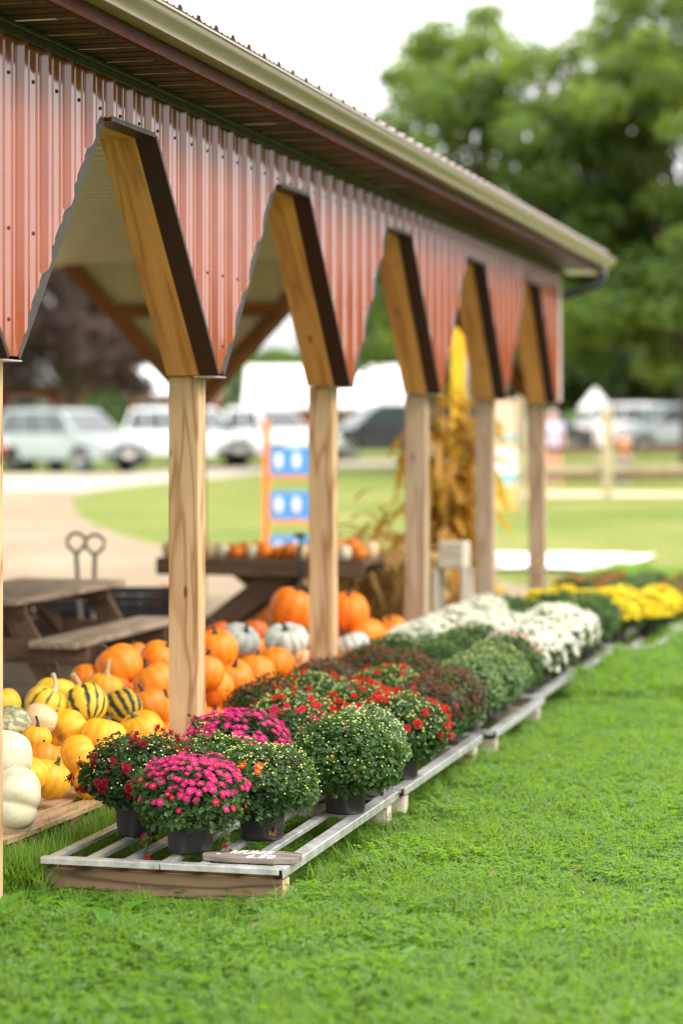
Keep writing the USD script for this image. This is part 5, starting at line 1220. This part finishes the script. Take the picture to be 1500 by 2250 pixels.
person(-4.05, 53.0, -0.6, 1.70, 'cloth_white', 'cloth_khaki', 'hair_brown', 'person in a white shirt behind the fence, between lavender and orange shirts')
person(-3.40, 51.2, 0.9, 1.25, 'cloth_orange', 'cloth_denim', 'hair_brown', 'child in an orange shirt behind the fence left of its tall post')
person(-1.85, 54.0, -0.3, 1.70, 'cloth_white', 'cloth_white', 'hair_brown', 'person all in white behind the fence right of its tall post')

# ------------------------------------------------------------------ parked cars
def paint(name, col): plain(name, col, 0.22, var=0.02, coat=0.8)
paint('paint_silver_green', (0.27, 0.31, 0.285)); paint('paint_white', (0.74, 0.74, 0.73)); paint('paint_dark', (0.030, 0.030, 0.034)); paint('paint_silver', (0.30, 0.32, 0.34)); paint('paint_maroon', (0.22, 0.03, 0.03))
plain('car_glass', (0.035, 0.045, 0.045), 0.06, var=0.02, spec=0.8); plain('tyre', (0.02, 0.02, 0.02), 0.8); plain('rim', (0.42, 0.42, 0.43), 0.35, metal=0.6); plain('black_trim', (0.025, 0.025, 0.027), 0.5); plain('lamp_clear', (0.75, 0.75, 0.72), 0.15, coat=0.5); plain('lamp_red', (0.45, 0.02, 0.015), 0.2); plain('plate_white', (0.75, 0.73, 0.65), 0.5)
def car(x, yy, rz, label, col, kind='suv', z=None):
    t = thing('parked_car', label, 'car', 'cars parked beyond the lawn', (x, yy, on(x, yy) if z is None else z), rz)
    L, W = (4.6, 1.84) if kind != 'pickup' else (5.5, 1.95)
    Hh = 1.74 if kind != 'sedan' else 1.45
    bz = 1.02 if kind != 'sedan' else 0.90
    h = L / 2
    wx = (-h + 0.85, h - 0.92); wr = 0.355
    # lower body with arches, front at +x
    from shapely.geometry import Polygon, Point
    P = Polygon([(-h + 0.03, 0.38), (-h, 0.62), (-h + 0.05, bz), (h - 1.05, bz), (h - 0.35, bz - 0.10), (h - 0.06, bz - 0.26), (h, 0.60), (h - 0.05, 0.34), (-h + 0.1, 0.30)])
    for q in wx: P = P.difference(Point(q, wr).buffer(wr + 0.055, 24))
    me = trimesh.creation.extrude_polygon(P, W, engine='earcut')
    v = np.array(me.vertices); f = np.array(me.faces); v, f = trimesh.remesh.subdivide_to_size(v, f, max_edge=0.45)
    y_ = v[:, 2] - W / 2; xx, zz = v[:, 0], v[:, 1]
    nar = 1 - 0.07 * np.clip((zz - 0.7) / 0.4, 0, 1) - 0.10 * np.clip((np.abs(xx) - h + 0.5) / 0.5, 0, 1) ** 2
    obj(t, 'body', (np.stack([xx, y_ * nar, zz], 1), f), col, smooth=35)
    if kind == 'pickup': ca = [(-0.55, bz), (-0.45, Hh), (0.75, Hh), (1.35, bz)]
    elif kind == 'sedan': ca = [(-1.75, bz), (-1.0, Hh), (0.25, Hh), (1.15, bz)]
    else: ca = [(-h + 0.10, bz), (-h + 0.32, Hh - 0.03), (-0.8, Hh + 0.02), (0.35, Hh - 0.02), (1.20, bz)]
    def cab(grow, zc0, zc1):
        pts = []
        for px_, pz in ca:
            w = (W / 2 * (0.93 if pz <= bz else 0.76)) + grow
            for s in (-1, 1): pts.append((px_, s * w, pz))
        return pts
    hull = m3.Manifold.hull_points(np.array(cab(0, 0, 0))); me = hull.to_mesh()
    obj(t, 'cabin', (me.vert_properties[:, :3], me.tri_verts), col)
    # side windows, proud of the cabin
    lo, hi = bz + 0.05, Hh - 0.11
    def wy(z): return W / 2 * (0.93 + (0.76 - 0.93) * (z - bz) / (Hh - bz)) + 0.006
    def xa(z, side):
        a, b = (ca[0], ca[1]) if side < 0 else (ca[-2], ca[-1])
        u = (z - bz) / (Hh - bz); return a[0] + (b[0] - a[0]) * u if side < 0 else b[0] + (a[0] - b[0]) * u
    x0, x1 = xa(lo, -1) + 0.12, xa(lo, 1) - 0.12; x2, x3 = xa(hi, -1) + 0.10, xa(hi, 1) - 0.08
    parts = 3 if kind == 'suv' else 2
    for s in (-1, 1):
        for k in range(parts):
            a0, a1 = x0 + (x1 - x0) * k / parts + 0.03, x0 + (x1 - x0) * (k + 1) / parts - 0.03
            b0, b1 = x2 + (x3 - x2) * k / parts + 0.03, x2 + (x3 - x2) * (k + 1) / parts - 0.03
            V = np.array([(a0, s * wy(lo), lo), (a1, s * wy(lo), lo), (b1, s * wy(hi), hi), (b0, s * wy(hi), hi)]); V = np.vstack([V, V - [0, s * 0.02, 0]])
            obj(t, 'side_window', (V, np.array([[0, 1, 2, 3], [4, 7, 6, 5], [0, 4, 5, 1], [1, 5, 6, 2], [2, 6, 7, 3], [3, 7, 4, 0]])), 'car_glass')
    for nm, side in (('windscreen', 1), ('rear_window', -1)):
        a, b = (xa(lo, side), xa(hi, side)); e = 0.012 * side
        V = np.array([(a + e, -wy(lo) + 0.10, lo), (a + e, wy(lo) - 0.10, lo), (b + e, wy(hi) - 0.10, hi), (b + e, -wy(hi) + 0.10, hi)]); V = np.vstack([V, V - [0.03 * side, 0, 0]])
        obj(t, nm, (V, np.array([[0, 1, 2, 3], [4, 7, 6, 5], [0, 4, 5, 1], [1, 5, 6, 2], [2, 6, 7, 3], [3, 7, 4, 0]])), 'car_glass')
    for q in wx:
        for s in (-1, 1):
            prof = [(0.0, -0.10), (0.26, -0.10), (wr - 0.03, -0.105), (wr, -0.07), (wr, 0.07), (wr - 0.03, 0.105), (0.24, 0.10), (0.22, 0.075), (0.0, 0.075)]
            v, f = lathe(prof, 28); v = np.c_[v[:, 0], v[:, 2] * s, v[:, 1]] + [q, s * (W / 2 - 0.125), wr]
            wl = obj(t, 'wheel', (v, f), 'tyre', smooth=40)
            sp = [lathe([(0.0, 0.10), (0.05, 0.10), (0.06, 0.085)], 12)]
            for k in range(5):
                a = 2 * PI * k / 5; vv, ff = cbox(0.20, 0.055, 0.02, 0.004, (0.12, 0, 0.09)); sp.append((rotz(vv, a), ff))
            sp.append(lathe([(0.205, 0.08), (0.235, 0.104), (0.238, 0.08)], 24))
            v, f = cat(*sp); v = np.c_[v[:, 0], v[:, 2] * s, v[:, 1]] + [q, s * (W / 2 - 0.125), wr]
            obj(wl, 'rim', (v, f), 'rim')
    for s in (-1, 1):
        obj(t, 'headlight', cbox(0.10, 0.36, 0.14, 0.03, (h - 0.11, s * (W / 2 - 0.36), 0.74)), 'lamp_clear')
        obj(t, 'tail_light', cbox(0.06, 0.20, 0.26, 0.02, (-h + 0.03, s * (W / 2 - 0.25), 0.85)), 'lamp_red')
        obj(t, 'wing_mirror', cbox(0.12, 0.18, 0.13, 0.03, (0.95, s * (W / 2 + 0.02), bz + 0.08)), col)
        obj(t, 'sill', cbox(L - 2.7, 0.05, 0.10, 0.02, (0, s * (W / 2 - 0.02), 0.33)), 'black_trim')
    obj(t, 'grille', cbox(0.05, 0.85, 0.20, 0.02, (h - 0.02, 0, 0.70)), 'black_trim')
    obj(t, 'front_bumper', cbox(0.12, W - 0.25, 0.16, 0.04, (h - 0.03, 0, 0.42)), 'black_trim')
    obj(t, 'rear_bumper', cbox(0.12, W - 0.25, 0.18, 0.04, (-h + 0.02, 0, 0.46)), 'black_trim')
    obj(t, 'number_plate', cbox(0.012, 0.32, 0.16, 0.003, (h + 0.035, 0.0, 0.50)), 'plate_white')
    if kind == 'suv':
        for s in (-1, 1): obj(t, 'roof_rail', cbox(2.2, 0.04, 0.04, 0.01, (-0.6, s * 0.58, Hh + 0.03)), 'black_trim')
    return t
V14 = math.radians(YAW)
car(-19.5, 58.6, -0.72 + V14, 'pale silver green sport utility car parked at the left behind the drive', 'paint_silver_green')
car(-17.75, 63.8, -0.85 + V14, 'white sport utility car half hidden by the front post', 'paint_white')
car(-15.9, 64.4, -0.75 + V14, 'white pickup seen left of the second post', 'paint_white', 'pickup')
car(-13.9, 72.0, PI + 0.30 + V14, 'dark sport utility car between the second and third posts', 'paint_dark')
car(-22.9, 60.0, -0.75 + V14, 'maroon sedan cut off by the left picture edge', 'paint_maroon', 'sedan')
car(-5.3, 80.0, PI + 0.2 + V14, 'silver grey sport utility car right of the white tent', 'paint_silver')
car(-1.9, 82.0, PI + 0.1 + V14, 'silver sedan at the right picture edge beyond the fence', 'paint_silver', 'sedan')
car(-10.4, 79.0, PI + 0.2 + V14, 'dark sedan behind the people at the fence', 'paint_dark', 'sedan')
car(-8.0, 84.0, PI + 0.15 + V14, 'white sport utility car beside the white tent', 'paint_white')

# ------------------------------------------------------------------ tent, shed and houses far behind
t = thing('canopy_tent', 'white peaked canopy tent beyond the fence', 'tent', None, (-9.15, 87.9, on(-9.15, 87.9)), V14)
K = 0.60
obj(t, 'canopy', (np.array([(-K, -K, 1.55), (K, -K, 1.55), (K, K, 1.55), (-K, K, 1.55), (0, 0, 2.36), (-K, -K, 1.38), (K, -K, 1.38), (K, K, 1.38), (-K, K, 1.38)]), np.array([(0, 1, 4), (1, 2, 4), (2, 3, 4), (3, 0, 4), (0, 5, 6), (0, 6, 1), (1, 6, 7), (1, 7, 2), (2, 7, 8), (2, 8, 3), (3, 8, 5), (3, 5, 0)])), 'tarp_white')
for sx in (-0.56, 0.56):
    for sy in (-0.56, 0.56): obj(t, 'leg', cbox(0.05, 0.05, 1.45, 0.005, (sx, sy, 0.72)), 'grey_paint')
plain('brick_red', (0.30, 0.10, 0.055), 0.9, var=0.25); plain('white_roof', (0.80, 0.80, 0.79), 0.5, var=0.03); plain('barn_red', (0.34, 0.065, 0.035), 0.7); plain('grey_roof', (0.30, 0.29, 0.28), 0.7); plain('window_dark', (0.03, 0.035, 0.04), 0.1); plain('house_white', (0.78, 0.77, 0.75), 0.7)
def house(x, yy, rz, Lx, Ly, eave, ridge, wallm, roofm, label, win=3, over=0.3):
    t = thing('farm_building', label, 'building', None, (x, yy, on(x, yy)), rz)
    obj(t, 'wall', prism([(-Ly / 2, -1), (Ly / 2, -1), (Ly / 2, eave), (0, ridge - 0.1), (-Ly / 2, eave)], 'x', -Lx / 2, Lx / 2), wallm)
    sl = (ridge - eave) / (Ly / 2)
    for s in (-1, 1):
        V = np.array([(a, s * b, c) for a in (-Lx / 2 - over, Lx / 2 + over) for b, c in ((0, ridge), (Ly / 2 + over, eave - sl * over), (Ly / 2 + over, eave - sl * over - 0.12), (0, ridge - 0.12))])
        obj(t, 'roof', (V, np.array([[0, 1, 5, 4], [3, 7, 6, 2], [0, 3, 2, 1], [4, 5, 6, 7], [1, 2, 6, 5]])), roofm)
    for k in range(win):
        xw = -Lx / 2 + Lx * (k + 0.5) / win
        fr = obj(t, 'window', cbox(1.1, 0.06, 1.2, 0.01, (xw, -Ly / 2 - 0.01, eave * 0.55)), 'white_paint')
        obj(fr, 'pane', cbox(0.9, 0.03, 1.0, 0.005, (xw, -Ly / 2 - 0.035, eave * 0.55)), 'window_dark')
    obj(t, 'door', cbox(1.0, 0.06, 2.0, 0.01, (Lx / 2 - 0.9, -Ly / 2 - 0.012, 0.95)), 'white_paint')
    return t
house(-20.2, 90.0, V14, 6.4, 7.0, 1.75, 3.3, 'barn_red', 'white_roof', 'low red barn with a wide bright white roof', 3)
house(-27.6, 92.0, V14, 3.4, 6.0, 2.3, 3.4, 'brick_red', 'white_roof', 'white roofed brick building left of the low red barn', 2)
house(-33.5, 84.0, V14, 8.0, 7.0, 2.6, 4.0, 'barn_red', 'grey_roof', 'red barn in the shade of the dark purple tree', 3)
house(-4.0, 98.0, V14, 9.0, 5.0, 2.1, 2.75, 'house_white', 'grey_roof', 'long low pale shed behind the parked cars at right', 4)

# ------------------------------------------------------------------ trees
leafy('tree_leaf', [(0.040, 0.080, 0.012), (0.075, 0.135, 0.018), (0.125, 0.185, 0.026), (0.235, 0.235, 0.035)], rough=0.5, trans=0.42, tcol=(0.32, 0.43, 0.04))
leafy('tree_leaf_deep', [(0.026, 0.052, 0.010), (0.046, 0.088, 0.014), (0.075, 0.125, 0.020), (0.12, 0.16, 0.026)], rough=0.5, trans=0.3, tcol=(0.15, 0.23, 0.03))
leafy('tree_leaf_purple', [(0.045, 0.026, 0.024), (0.080, 0.046, 0.036), (0.12, 0.085, 0.055), (0.20, 0.14, 0.075)], rough=0.55, trans=0.25, tcol=(0.22, 0.12, 0.07))
plain('bark', (0.10, 0.075, 0.055), 0.9, var=0.35, scale=6, bump=0.6)
def tree(x, yy, base_r, H_, crown_r, crown_z, crown_h, seed, leafm, label, cat_='tree', n_cl=80, per=300, leaf=0.20, low=0.3, cl_r=0.9, hollow=0.45):
    g = np.random.default_rng(seed)
    t = thing('broadleaf_tree', label, cat_, None, (x, yy, on(x, yy)))
    ms = [tube([(0, 0, -0.3), (0.05, 0, H_ * 0.25), (0.1 * g.normal(), 0.1, H_ * 0.5), (0.3 * g.normal(), 0.2, H_ * 0.86)], [base_r * 1.3, base_r, base_r * 0.62, base_r * 0.12], 12)]
    C = []
    while len(C) < n_cl:
        d = unit(g.normal(0, 1, 3)); r = (hollow + (1 - hollow) * g.uniform() ** 0.6)
        if d[2] < -0.75: continue
        lob = 1 + 0.34 * (meshkit.fbm(np.array([d * 1.9 + seed]), 3, seed)[0] - 0.5) * 2
        c = np.array([d[0] * crown_r * r * lob, d[1] * crown_r * r * lob, crown_z + d[2] * crown_h * r * lob])
        if c[2] < low: continue
        C.append(c)
    C = np.array(C)
    for c in C[:: max(1, n_cl // 26)]:
        h0 = min(max(H_ * 0.22, c[2] * 0.5), H_ * 0.7); mid = np.array([c[0] * 0.4, c[1] * 0.4, h0 + (c[2] - h0) * 0.55])
        ms.append(tube([(0, 0, h0), mid, c], [base_r * 0.42, base_r * 0.25, base_r * 0.06], 7, False))
    obj(t, 'trunk', cat(*ms), 'bark', smooth=60)
    n = n_cl * per
    ci = g.integers(0, n_cl, n); off = unit(g.normal(0, 1, (n, 3))) * (g.uniform(0.25, 1, (n, 1)) ** 0.6) * cl_r * g.uniform(0.6, 1.25, n_cl)[ci][:, None] * [1.15, 1.15, 0.72]
    P = C[ci] + off
    nr = unit(off * 0.7 + g.normal(0, 0.5, (n, 3)) * cl_r + [0, 0, 0.35 * cl_r])
    V = np.array([(0, 0, 0), (0.45, 0.32, 0.06), (1, 0, 0), (0.45, -0.32, 0.06)]); Fq = np.array([(0, 2, 1), (0, 3, 2)])
    obj(t, 'crown', scatter((V - [0.5, 0, 0], Fq), P, nr, g.uniform(0, 6.28, n), leaf * g.uniform(0.7, 1.3, n)), leafm, kind='stuff')
    return t
tree(-8.6, 61.5, 0.34, 12.6, 5.1, 7.0, 5.6, 3, 'tree_leaf', 'big round yellow green tree right of the roof end', n_cl=192, per=200, leaf=0.24, low=1.2, cl_r=0.80, hollow=0.36)
tree(-2.6, 60.0, 0.36, 13.5, 4.6, 7.4, 6.6, 9, 'tree_leaf', 'tall yellow green tree at the right picture edge', n_cl=215, per=195, leaf=0.24, low=1.2, cl_r=0.84, hollow=0.28)
tree(2.4, 66.0, 0.3, 12.0, 4.4, 6.5, 5.0, 15, 'tree_leaf', 'yellow green tree just outside the right picture edge', n_cl=80, per=260, leaf=0.25, low=1.0)
DK = [(-5.2, 92.0, 8.5, 4.4, 'dark green tree closing the gap under the tall right tree'), (-10.5, 95.0, 8.5, 4.6, 'dark green tree behind the white tent'), (-0.2, 95.0, 9.0, 4.6, 'dark green tree behind the sheds at the right edge'), (-15.8, 96.0, 9.5, 4.4, 'dark green tree showing between third and fourth posts'), (-19.2, 98.0, 8.4, 4.0, 'green tree showing between the second and third posts'), (4.0, 98.0, 9.5, 4.6, 'dark green tree beyond the right picture edge')]
for k, (x, yy, H_, r, lb) in enumerate(DK):
    tree(x, yy, 0.3, H_, r, H_ * 0.48, H_ * 0.50, 40 + k, 'tree_leaf_deep', lb, n_cl=75, per=170, leaf=0.36, low=0.6, cl_r=1.15, hollow=0.3)
tree(-27.0, 78.0, 0.32, 9.2, 4.3, 5.4, 4.0, 71, 'tree_leaf_purple', 'dark purple brown tree behind the parked cars at left', n_cl=90, per=240, leaf=0.28, low=1.6, cl_r=1.0)
tree(-33.5, 80.0, 0.32, 9.0, 4.0, 5.2, 4.0, 72, 'tree_leaf_purple', 'dark purple brown tree at the left picture edge', n_cl=70, per=220, leaf=0.28, low=1.4, cl_r=1.0)
# the wooded rise far behind, one soft mass
g = np.random.default_rng(50)
n = 46000
x = g.uniform(-190, 150, n); yy = g.uniform(150, 185, n)
ring = g.uniform(0, 1, n) < 0.42; ra = np.radians(g.uniform(50, 235, n)); rr = g.uniform(72, 88, n)
x = np.where(ring, rr * np.sin(ra), x); yy = np.where(ring, rr * np.cos(ra), yy)
top = np.where(ring, 5.0, 3.2) + np.where(ring, 6.0, 4.2) * meshkit.fbm(np.stack([x * 0.06, yy * 0.06, 0 * x], -1), 3, 9)
P = np.stack([x, yy, terrain(x, yy) + top * g.uniform(0, 1, n) ** 0.6], 1)
V = np.array([(-.5, 0, 0), (0, 0.4, 0.1), (.5, 0, 0), (0, -0.4, 0.1)]); Fq = np.array([(0, 2, 1), (0, 3, 2)])
tag(obj(None, 'distant_woodland', scatter((V, Fq), P, g.normal(0, 1, (n, 3)) + [0, -0.6, 0.6], g.uniform(0, 6, n), g.uniform(0.9, 1.7, n)), 'tree_leaf_deep'), 'low hazy green woodland along the horizon', 'woodland', kind='stuff')

# ------------------------------------------------------------------ grass and clover
leafy('clover_leaf', [(0.070, 0.150, 0.013), (0.112, 0.250, 0.020), (0.165, 0.325, 0.028), (0.25, 0.40, 0.050)], rough=0.42, trans=0.40, spec=0.5, tcol=(0.30, 0.56, 0.03), inst=1.0, patch=((0.25, (0.66, 0.74, 0.75)), (0.5, (1.0, 1.0, 1.0)), (0.75, (1.32, 1.18, 1.0))))
leafy('grass_blade', [(0.080, 0.165, 0.014), (0.140, 0.265, 0.022), (0.21, 0.335, 0.036), (0.30, 0.38, 0.07), (0.52, 0.44, 0.18)], rough=0.45, trans=0.40, spec=0.45, tcol=(0.34, 0.54, 0.04), inst=1.0, patch=((0.25, (0.66, 0.74, 0.75)), (0.5, (1.0, 1.0, 1.0)), (0.75, (1.32, 1.18, 1.0))))
leafy('weed_leaf', [(0.07, 0.19, 0.016), (0.11, 0.27, 0.022), (0.16, 0.34, 0.03)], rough=0.4, trans=0.35, tcol=(0.22, 0.45, 0.03))
def blade(g, x, yy, L, w, lean, a):
    V = []
    for q in (0, 0.4, 0.75, 1.0):
        c = np.array([x + math.cos(a) * lean * L * q * q, yy + math.sin(a) * lean * L * q * q, L * q * (1 - 0.35 * lean * q)])
        ww = w * (1, 0.95, 0.62, 0.06)[q and [0, 0.4, 0.75, 1.0].index(q)]
        s = np.array([-math.sin(a), math.cos(a), 0]) * ww * 0.5
        V += [c - s, c + s]
    return np.array(V), np.array([[0, 1, 3, 2], [2, 3, 5, 4], [4, 5, 7, 6]])
def clover(g, x, yy, h, r, tilt, ta, a0):
    z = np.array([math.sin(tilt) * math.cos(ta), math.sin(tilt) * math.sin(ta), math.cos(tilt)])
    L = np.array([(0, 0, 0), (0.55, 0.42, 0.10), (0.98, 0.30, 0.08), (0.86, 0, -0.03), (0.98, -0.30, 0.08), (0.55, -0.42, 0.10), (0.45, 0, -0.06)]) * r
    Fq = np.array([(0, 6, 1), (1, 6, 2), (2, 6, 3), (3, 6, 4), (4, 6, 5), (5, 6, 0)])
    V, Fc = [], []
    for k in range(3):
        vv = rotz(L, a0 + k * 2.094); V.append(vv); Fc.append(Fq + 7 * k)
    V = np.vstack(V); R_ = rot_to(tilt, ta)
    return V @ R_.T + [x, yy, h], np.vstack(Fc)
def turf(seed, ncl, nbl, R_, hc=(0.022, 0.058), lb=(0.04, 0.10)):
    g = np.random.default_rng(seed); c, b = [], []
    for k in range(ncl):
        r, a = R_ * math.sqrt(g.uniform()), g.uniform(0, 6.28)
        c.append(clover(g, r * math.cos(a), r * math.sin(a), g.uniform(*hc), g.uniform(0.010, 0.0185), abs(g.normal(0, 0.42)), g.uniform(0, 6.28), g.uniform(0, 6.28)))
    for k in range(nbl):
        r, a = R_ * math.sqrt(g.uniform()), g.uniform(0, 6.28)
        b.append(blade(g, r * math.cos(a), r * math.sin(a), g.uniform(*lb), g.uniform(0.0022, 0.0042), g.uniform(0.1, 1.0), g.uniform(0, 6.28)))
    return c, b
def instancer(name, protos, pos, idx, rz, sc, label, cat_):
    pi = UsdGeom.PointInstancer.Define(stage, '/World/' + name)
    paths = []
    for k, parts in enumerate(protos):
        px_ = UsdGeom.Xform.Define(stage, f'/World/{name}/turf_{k:03d}' if k else f'/World/{name}/turf')
        for nm, (mesh_, mt) in parts.items():
            if mesh_: obj(px_.GetPrim(), nm, cat(*mesh_), mt)
        paths.append(px_.GetPath())
    pi.CreatePrototypesRel().SetTargets(paths)
    pi.CreateProtoIndicesAttr(Vt.IntArray.FromNumpy(np.asarray(idx, np.int32)))
    pi.CreatePositionsAttr(Vt.Vec3fArray.FromNumpy(np.asarray(pos, np.float32)))
    pi.CreateScalesAttr(Vt.Vec3fArray.FromNumpy(np.repeat(np.asarray(sc, np.float32)[:, None], 3, 1) if np.ndim(sc) == 1 else np.asarray(sc, np.float32)))
    pi.CreateOrientationsAttr(Vt.QuathArray([Gf.Quath(float(math.cos(a / 2)), 0.0, 0.0, float(math.sin(a / 2))) for a in rz]))
    tag(pi, label, cat_, kind='stuff')
protos = []
for k in range(5):
    c, b = turf(500 + k, 56, 7, 0.13, lb=(0.03, 0.075)); protos.append({'clover': (c, 'clover_leaf'), 'blades': (b, 'grass_blade')})
for k in range(4):
    c, b = turf(520 + k, 22, 46, 0.12, lb=(0.03, 0.095)); protos.append({'clover': (c, 'clover_leaf'), 'blades': (b, 'grass_blade')})
for k in range(2):
    c, b = turf(540 + k, 14, 26, 0.11, lb=(0.06, 0.15)); protos.append({'clover': (c, 'clover_leaf'), 'blades': (b, 'grass_blade')})
g = np.random.default_rng(99)
def in_view(x, yy, m=0.35):
    th = math.radians(YAW); dx_ = x - CAM[0]; xc = dx_ * math.cos(th) + yy * math.sin(th); zc = -dx_ * math.sin(th) + yy * math.cos(th)
    return (np.abs(xc) < 0.15 * zc + m) & (zc > 5.9)
pos, idx, sc = [], [], []
def add_turf(n, x0, x1, y0, y1, smin, smax, keep):
    x = g.uniform(x0, x1, n); yy = g.uniform(y0, y1, n); k = keep(x, yy) & in_view(x, yy)
    x, yy = x[k], yy[k]
    pn = meshkit.noise(np.stack([x * 1.3, yy * 1.3, 0 * x], -1), 5)
    rack_ = (x > -0.02) & (x < 0.93) & (yy > 7.74)
    id_ = np.where(g.uniform(0, 1, len(x)) < np.clip(1.75 - 2.1 * pn, 0.15, 0.95), g.integers(0, 5, len(x)), g.integers(5, 9, len(x)))
    id_ = np.where((g.uniform(0, 1, len(x)) < 0.07) & ~rack_, g.integers(9, 11, len(x)), id_)
    s = g.uniform(smin, smax, len(x)); fr = ((yy > 7.25) & (yy < 7.80) & (x > -0.1) & (x < 1.0)) | ((x > 0.85) & (x < 1.10) & (yy > 8.0) & (yy < 16.5))
    s3 = np.stack([s, s, s * g.uniform(0.6, 1.45, len(x)) * np.where(rack_, 0.6, 1.0) * np.where(fr, 0.38, 1.0)], 1)
    pos.append(np.stack([x, yy, terrain(x, yy) + 0.0], 1)); idx.append(id_); sc.append(s3)
under = lambda x, yy: ((x > 0.93) | (yy < 7.72) | ((x > -0.02) & (yy > 7.9))) & ~((x < 0.92) & (x > 0) & (np.abs(yy - 7.855) < 0.07))
add_turf(17000, -2.4, 5.2, 5.4, 14.2, 0.6, 1.2, lambda x, yy: (meshkit.noise(np.stack([x * 7, yy * 7, 0 * x], -1), 2) + g.uniform(0, 0.5, len(x)) > 0.42 + 0.30 * ((x > 0.93) & (x < 1.13) & (yy > 7.8))) & under(x, yy) & ~((x < -0.02) & (yy > 8.05)) & ((x > 0.93) | (yy < 12)))
add_turf(14000, 0.9, 9.0, 14.0, 30.0, 1.3, 2.2, lambda x, yy: (x > 1.0 + 0.35 * (yy > 16.4)) | (yy > 22.1))
add_turf(2500, -1.4, 1.4, 22.0, 26.0, 1.3, 2.0, lambda x, yy: x > -0.2)
pos, idx, sc = np.vstack(pos), np.concatenate(idx), np.vstack(sc)
instancer('clover_grass', protos, pos, idx, g.uniform(0, 6.28, len(pos)), sc, 'dense clover and grass blades covering the near lawn', 'grass')
# taller grass left to grow between the pallet and the rack, and broad weeds in the left foreground
tp = []
for k in range(3):
    gg = np.random.default_rng(600 + k)
    tp.append({'blades': ([blade(gg, gg.normal(0, 0.03), gg.normal(0, 0.03), gg.uniform(0.12, 0.30), gg.uniform(0.004, 0.008), gg.uniform(0.2, 1.2), gg.uniform(0, 6.28)) for _ in range(26)], 'grass_blade')})
n = 260
x = g.uniform(-0.24, 0.02, n); yy = g.uniform(7.75, 9.6, n)
x2 = g.uniform(-0.9, -0.03, 160); y2 = g.uniform(7.70, 8.12, 160)
x3 = g.uniform(0.0, 1.05, 46); y3 = 7.66 - np.abs(g.normal(0, 0.12, 46))
x4 = np.r_[g.uniform(0.92, 1.05, 40), g.uniform(1.0, 2.6, 20)]; y4 = np.r_[g.uniform(7.7, 12.0, 40), g.uniform(8.5, 10.5, 20)]
X_ = np.r_[x, x2, x3, x4]; Y_ = np.r_[yy, y2, y3, y4]
s_ = np.r_[g.uniform(0.4, 0.8, n), g.uniform(0.4, 0.8, 160), g.uniform(0.18, 0.36, 46), g.uniform(0.25, 0.5, 60)]
instancer('tall_grass', tp, np.stack([X_, Y_, terrain(X_, Y_)], 1), g.integers(0, 3, len(X_)), g.uniform(0, 6.28, len(X_)), s_, 'taller grass tufts growing between the pallet and the front rack', 'grass')
tf = []
for k in range(4):
    gg = np.random.default_rng(650 + k)
    tf.append({'blades': ([blade(gg, gg.normal(0, 0.022), gg.normal(0, 0.022), gg.uniform(0.05, 0.16), gg.uniform(0.0028, 0.005), gg.uniform(0.3, 1.4), gg.uniform(0, 6.28)) for _ in range(30)], 'grass_blade')})
n = 5200
x = g.uniform(0.95, 6.0, n); yy = g.uniform(5.6, 20.0, n)
k_ = in_view(x, yy) & (meshkit.noise(np.stack([x * 1.9, yy * 1.9, 0 * x], -1), 21) + g.uniform(0, 0.25, n) > 0.59)
x, yy = x[k_], yy[k_]; n = len(x)
instancer('grass_clumps', tf, np.stack([x, yy, terrain(x, yy)], 1), g.integers(0, 4, n), g.uniform(0, 6.28, n), g.uniform(0.6, 1.15, n) * np.where(yy > 14, 1.4, 1.0), 'rougher clumps of longer grass scattered over the clover lawn', 'grass')
def weed(seed):
    gg = np.random.default_rng(seed); out = []
    for k in range(11):
        a = gg.uniform(0, 6.28); L = gg.uniform(0.06, 0.13); w = L * gg.uniform(0.30, 0.42); up = gg.uniform(0.35, 1.1)
        V = []
        for q in np.linspace(0, 1, 6):
            ww = w * math.sin(PI * (0.08 + 0.88 * q)) ** 0.8 * (0.35 if q == 0 else 1)
            c = np.array([math.cos(a) * L * q, math.sin(a) * L * q, up * L * q - 0.55 * L * q * q]); s = np.array([-math.sin(a), math.cos(a), 0]) * ww / 2
            V += [c - s + [0, 0, 0.15 * ww], c, c + s + [0, 0, 0.15 * ww]]
        out.append((np.array(V), np.array([[3 * q + e, 3 * q + e + 1, 3 * q + e + 4, 3 * q + e + 3] for q in range(5) for e in (0, 1)])))
    return {'leaves': (out, 'weed_leaf')}
n = 70
x = np.r_[g.uniform(-0.45, 0.15, 46), g.uniform(0.1, 1.6, 24)]; yy = np.r_[g.uniform(6.6, 7.55, 46), g.uniform(6.3, 7.6, 24)]
instancer('broad_weeds', [weed(700 + k) for k in range(4)], np.stack([x, yy, 0 * x], 1), g.integers(0, 4, n), g.uniform(0, 6.28, n), g.uniform(0.7, 1.2, n), 'broad leaved weeds in the left foreground grass', 'weeds')
# a few fallen leaves and white clover heads
for k in range(14):
    x, yy = g.uniform(0.95, 2.4), g.uniform(6.8, 10.5)
    v, f = scatter(leaf_mesh(True), np.array([(0, 0, 0)]), np.array([g.normal(0, 0.3, 3) + [0, 0, 1]]), g.uniform(0, 6, 1), np.array([g.uniform(0.03, 0.05)]))
    q = obj(None, 'fallen_leaf', (v + [x, yy, 0.062], f), 'dry_leaf'); tag(q, 'small dry brown leaf lying in the clover lawn', 'leaf', 'fallen leaves on the lawn')
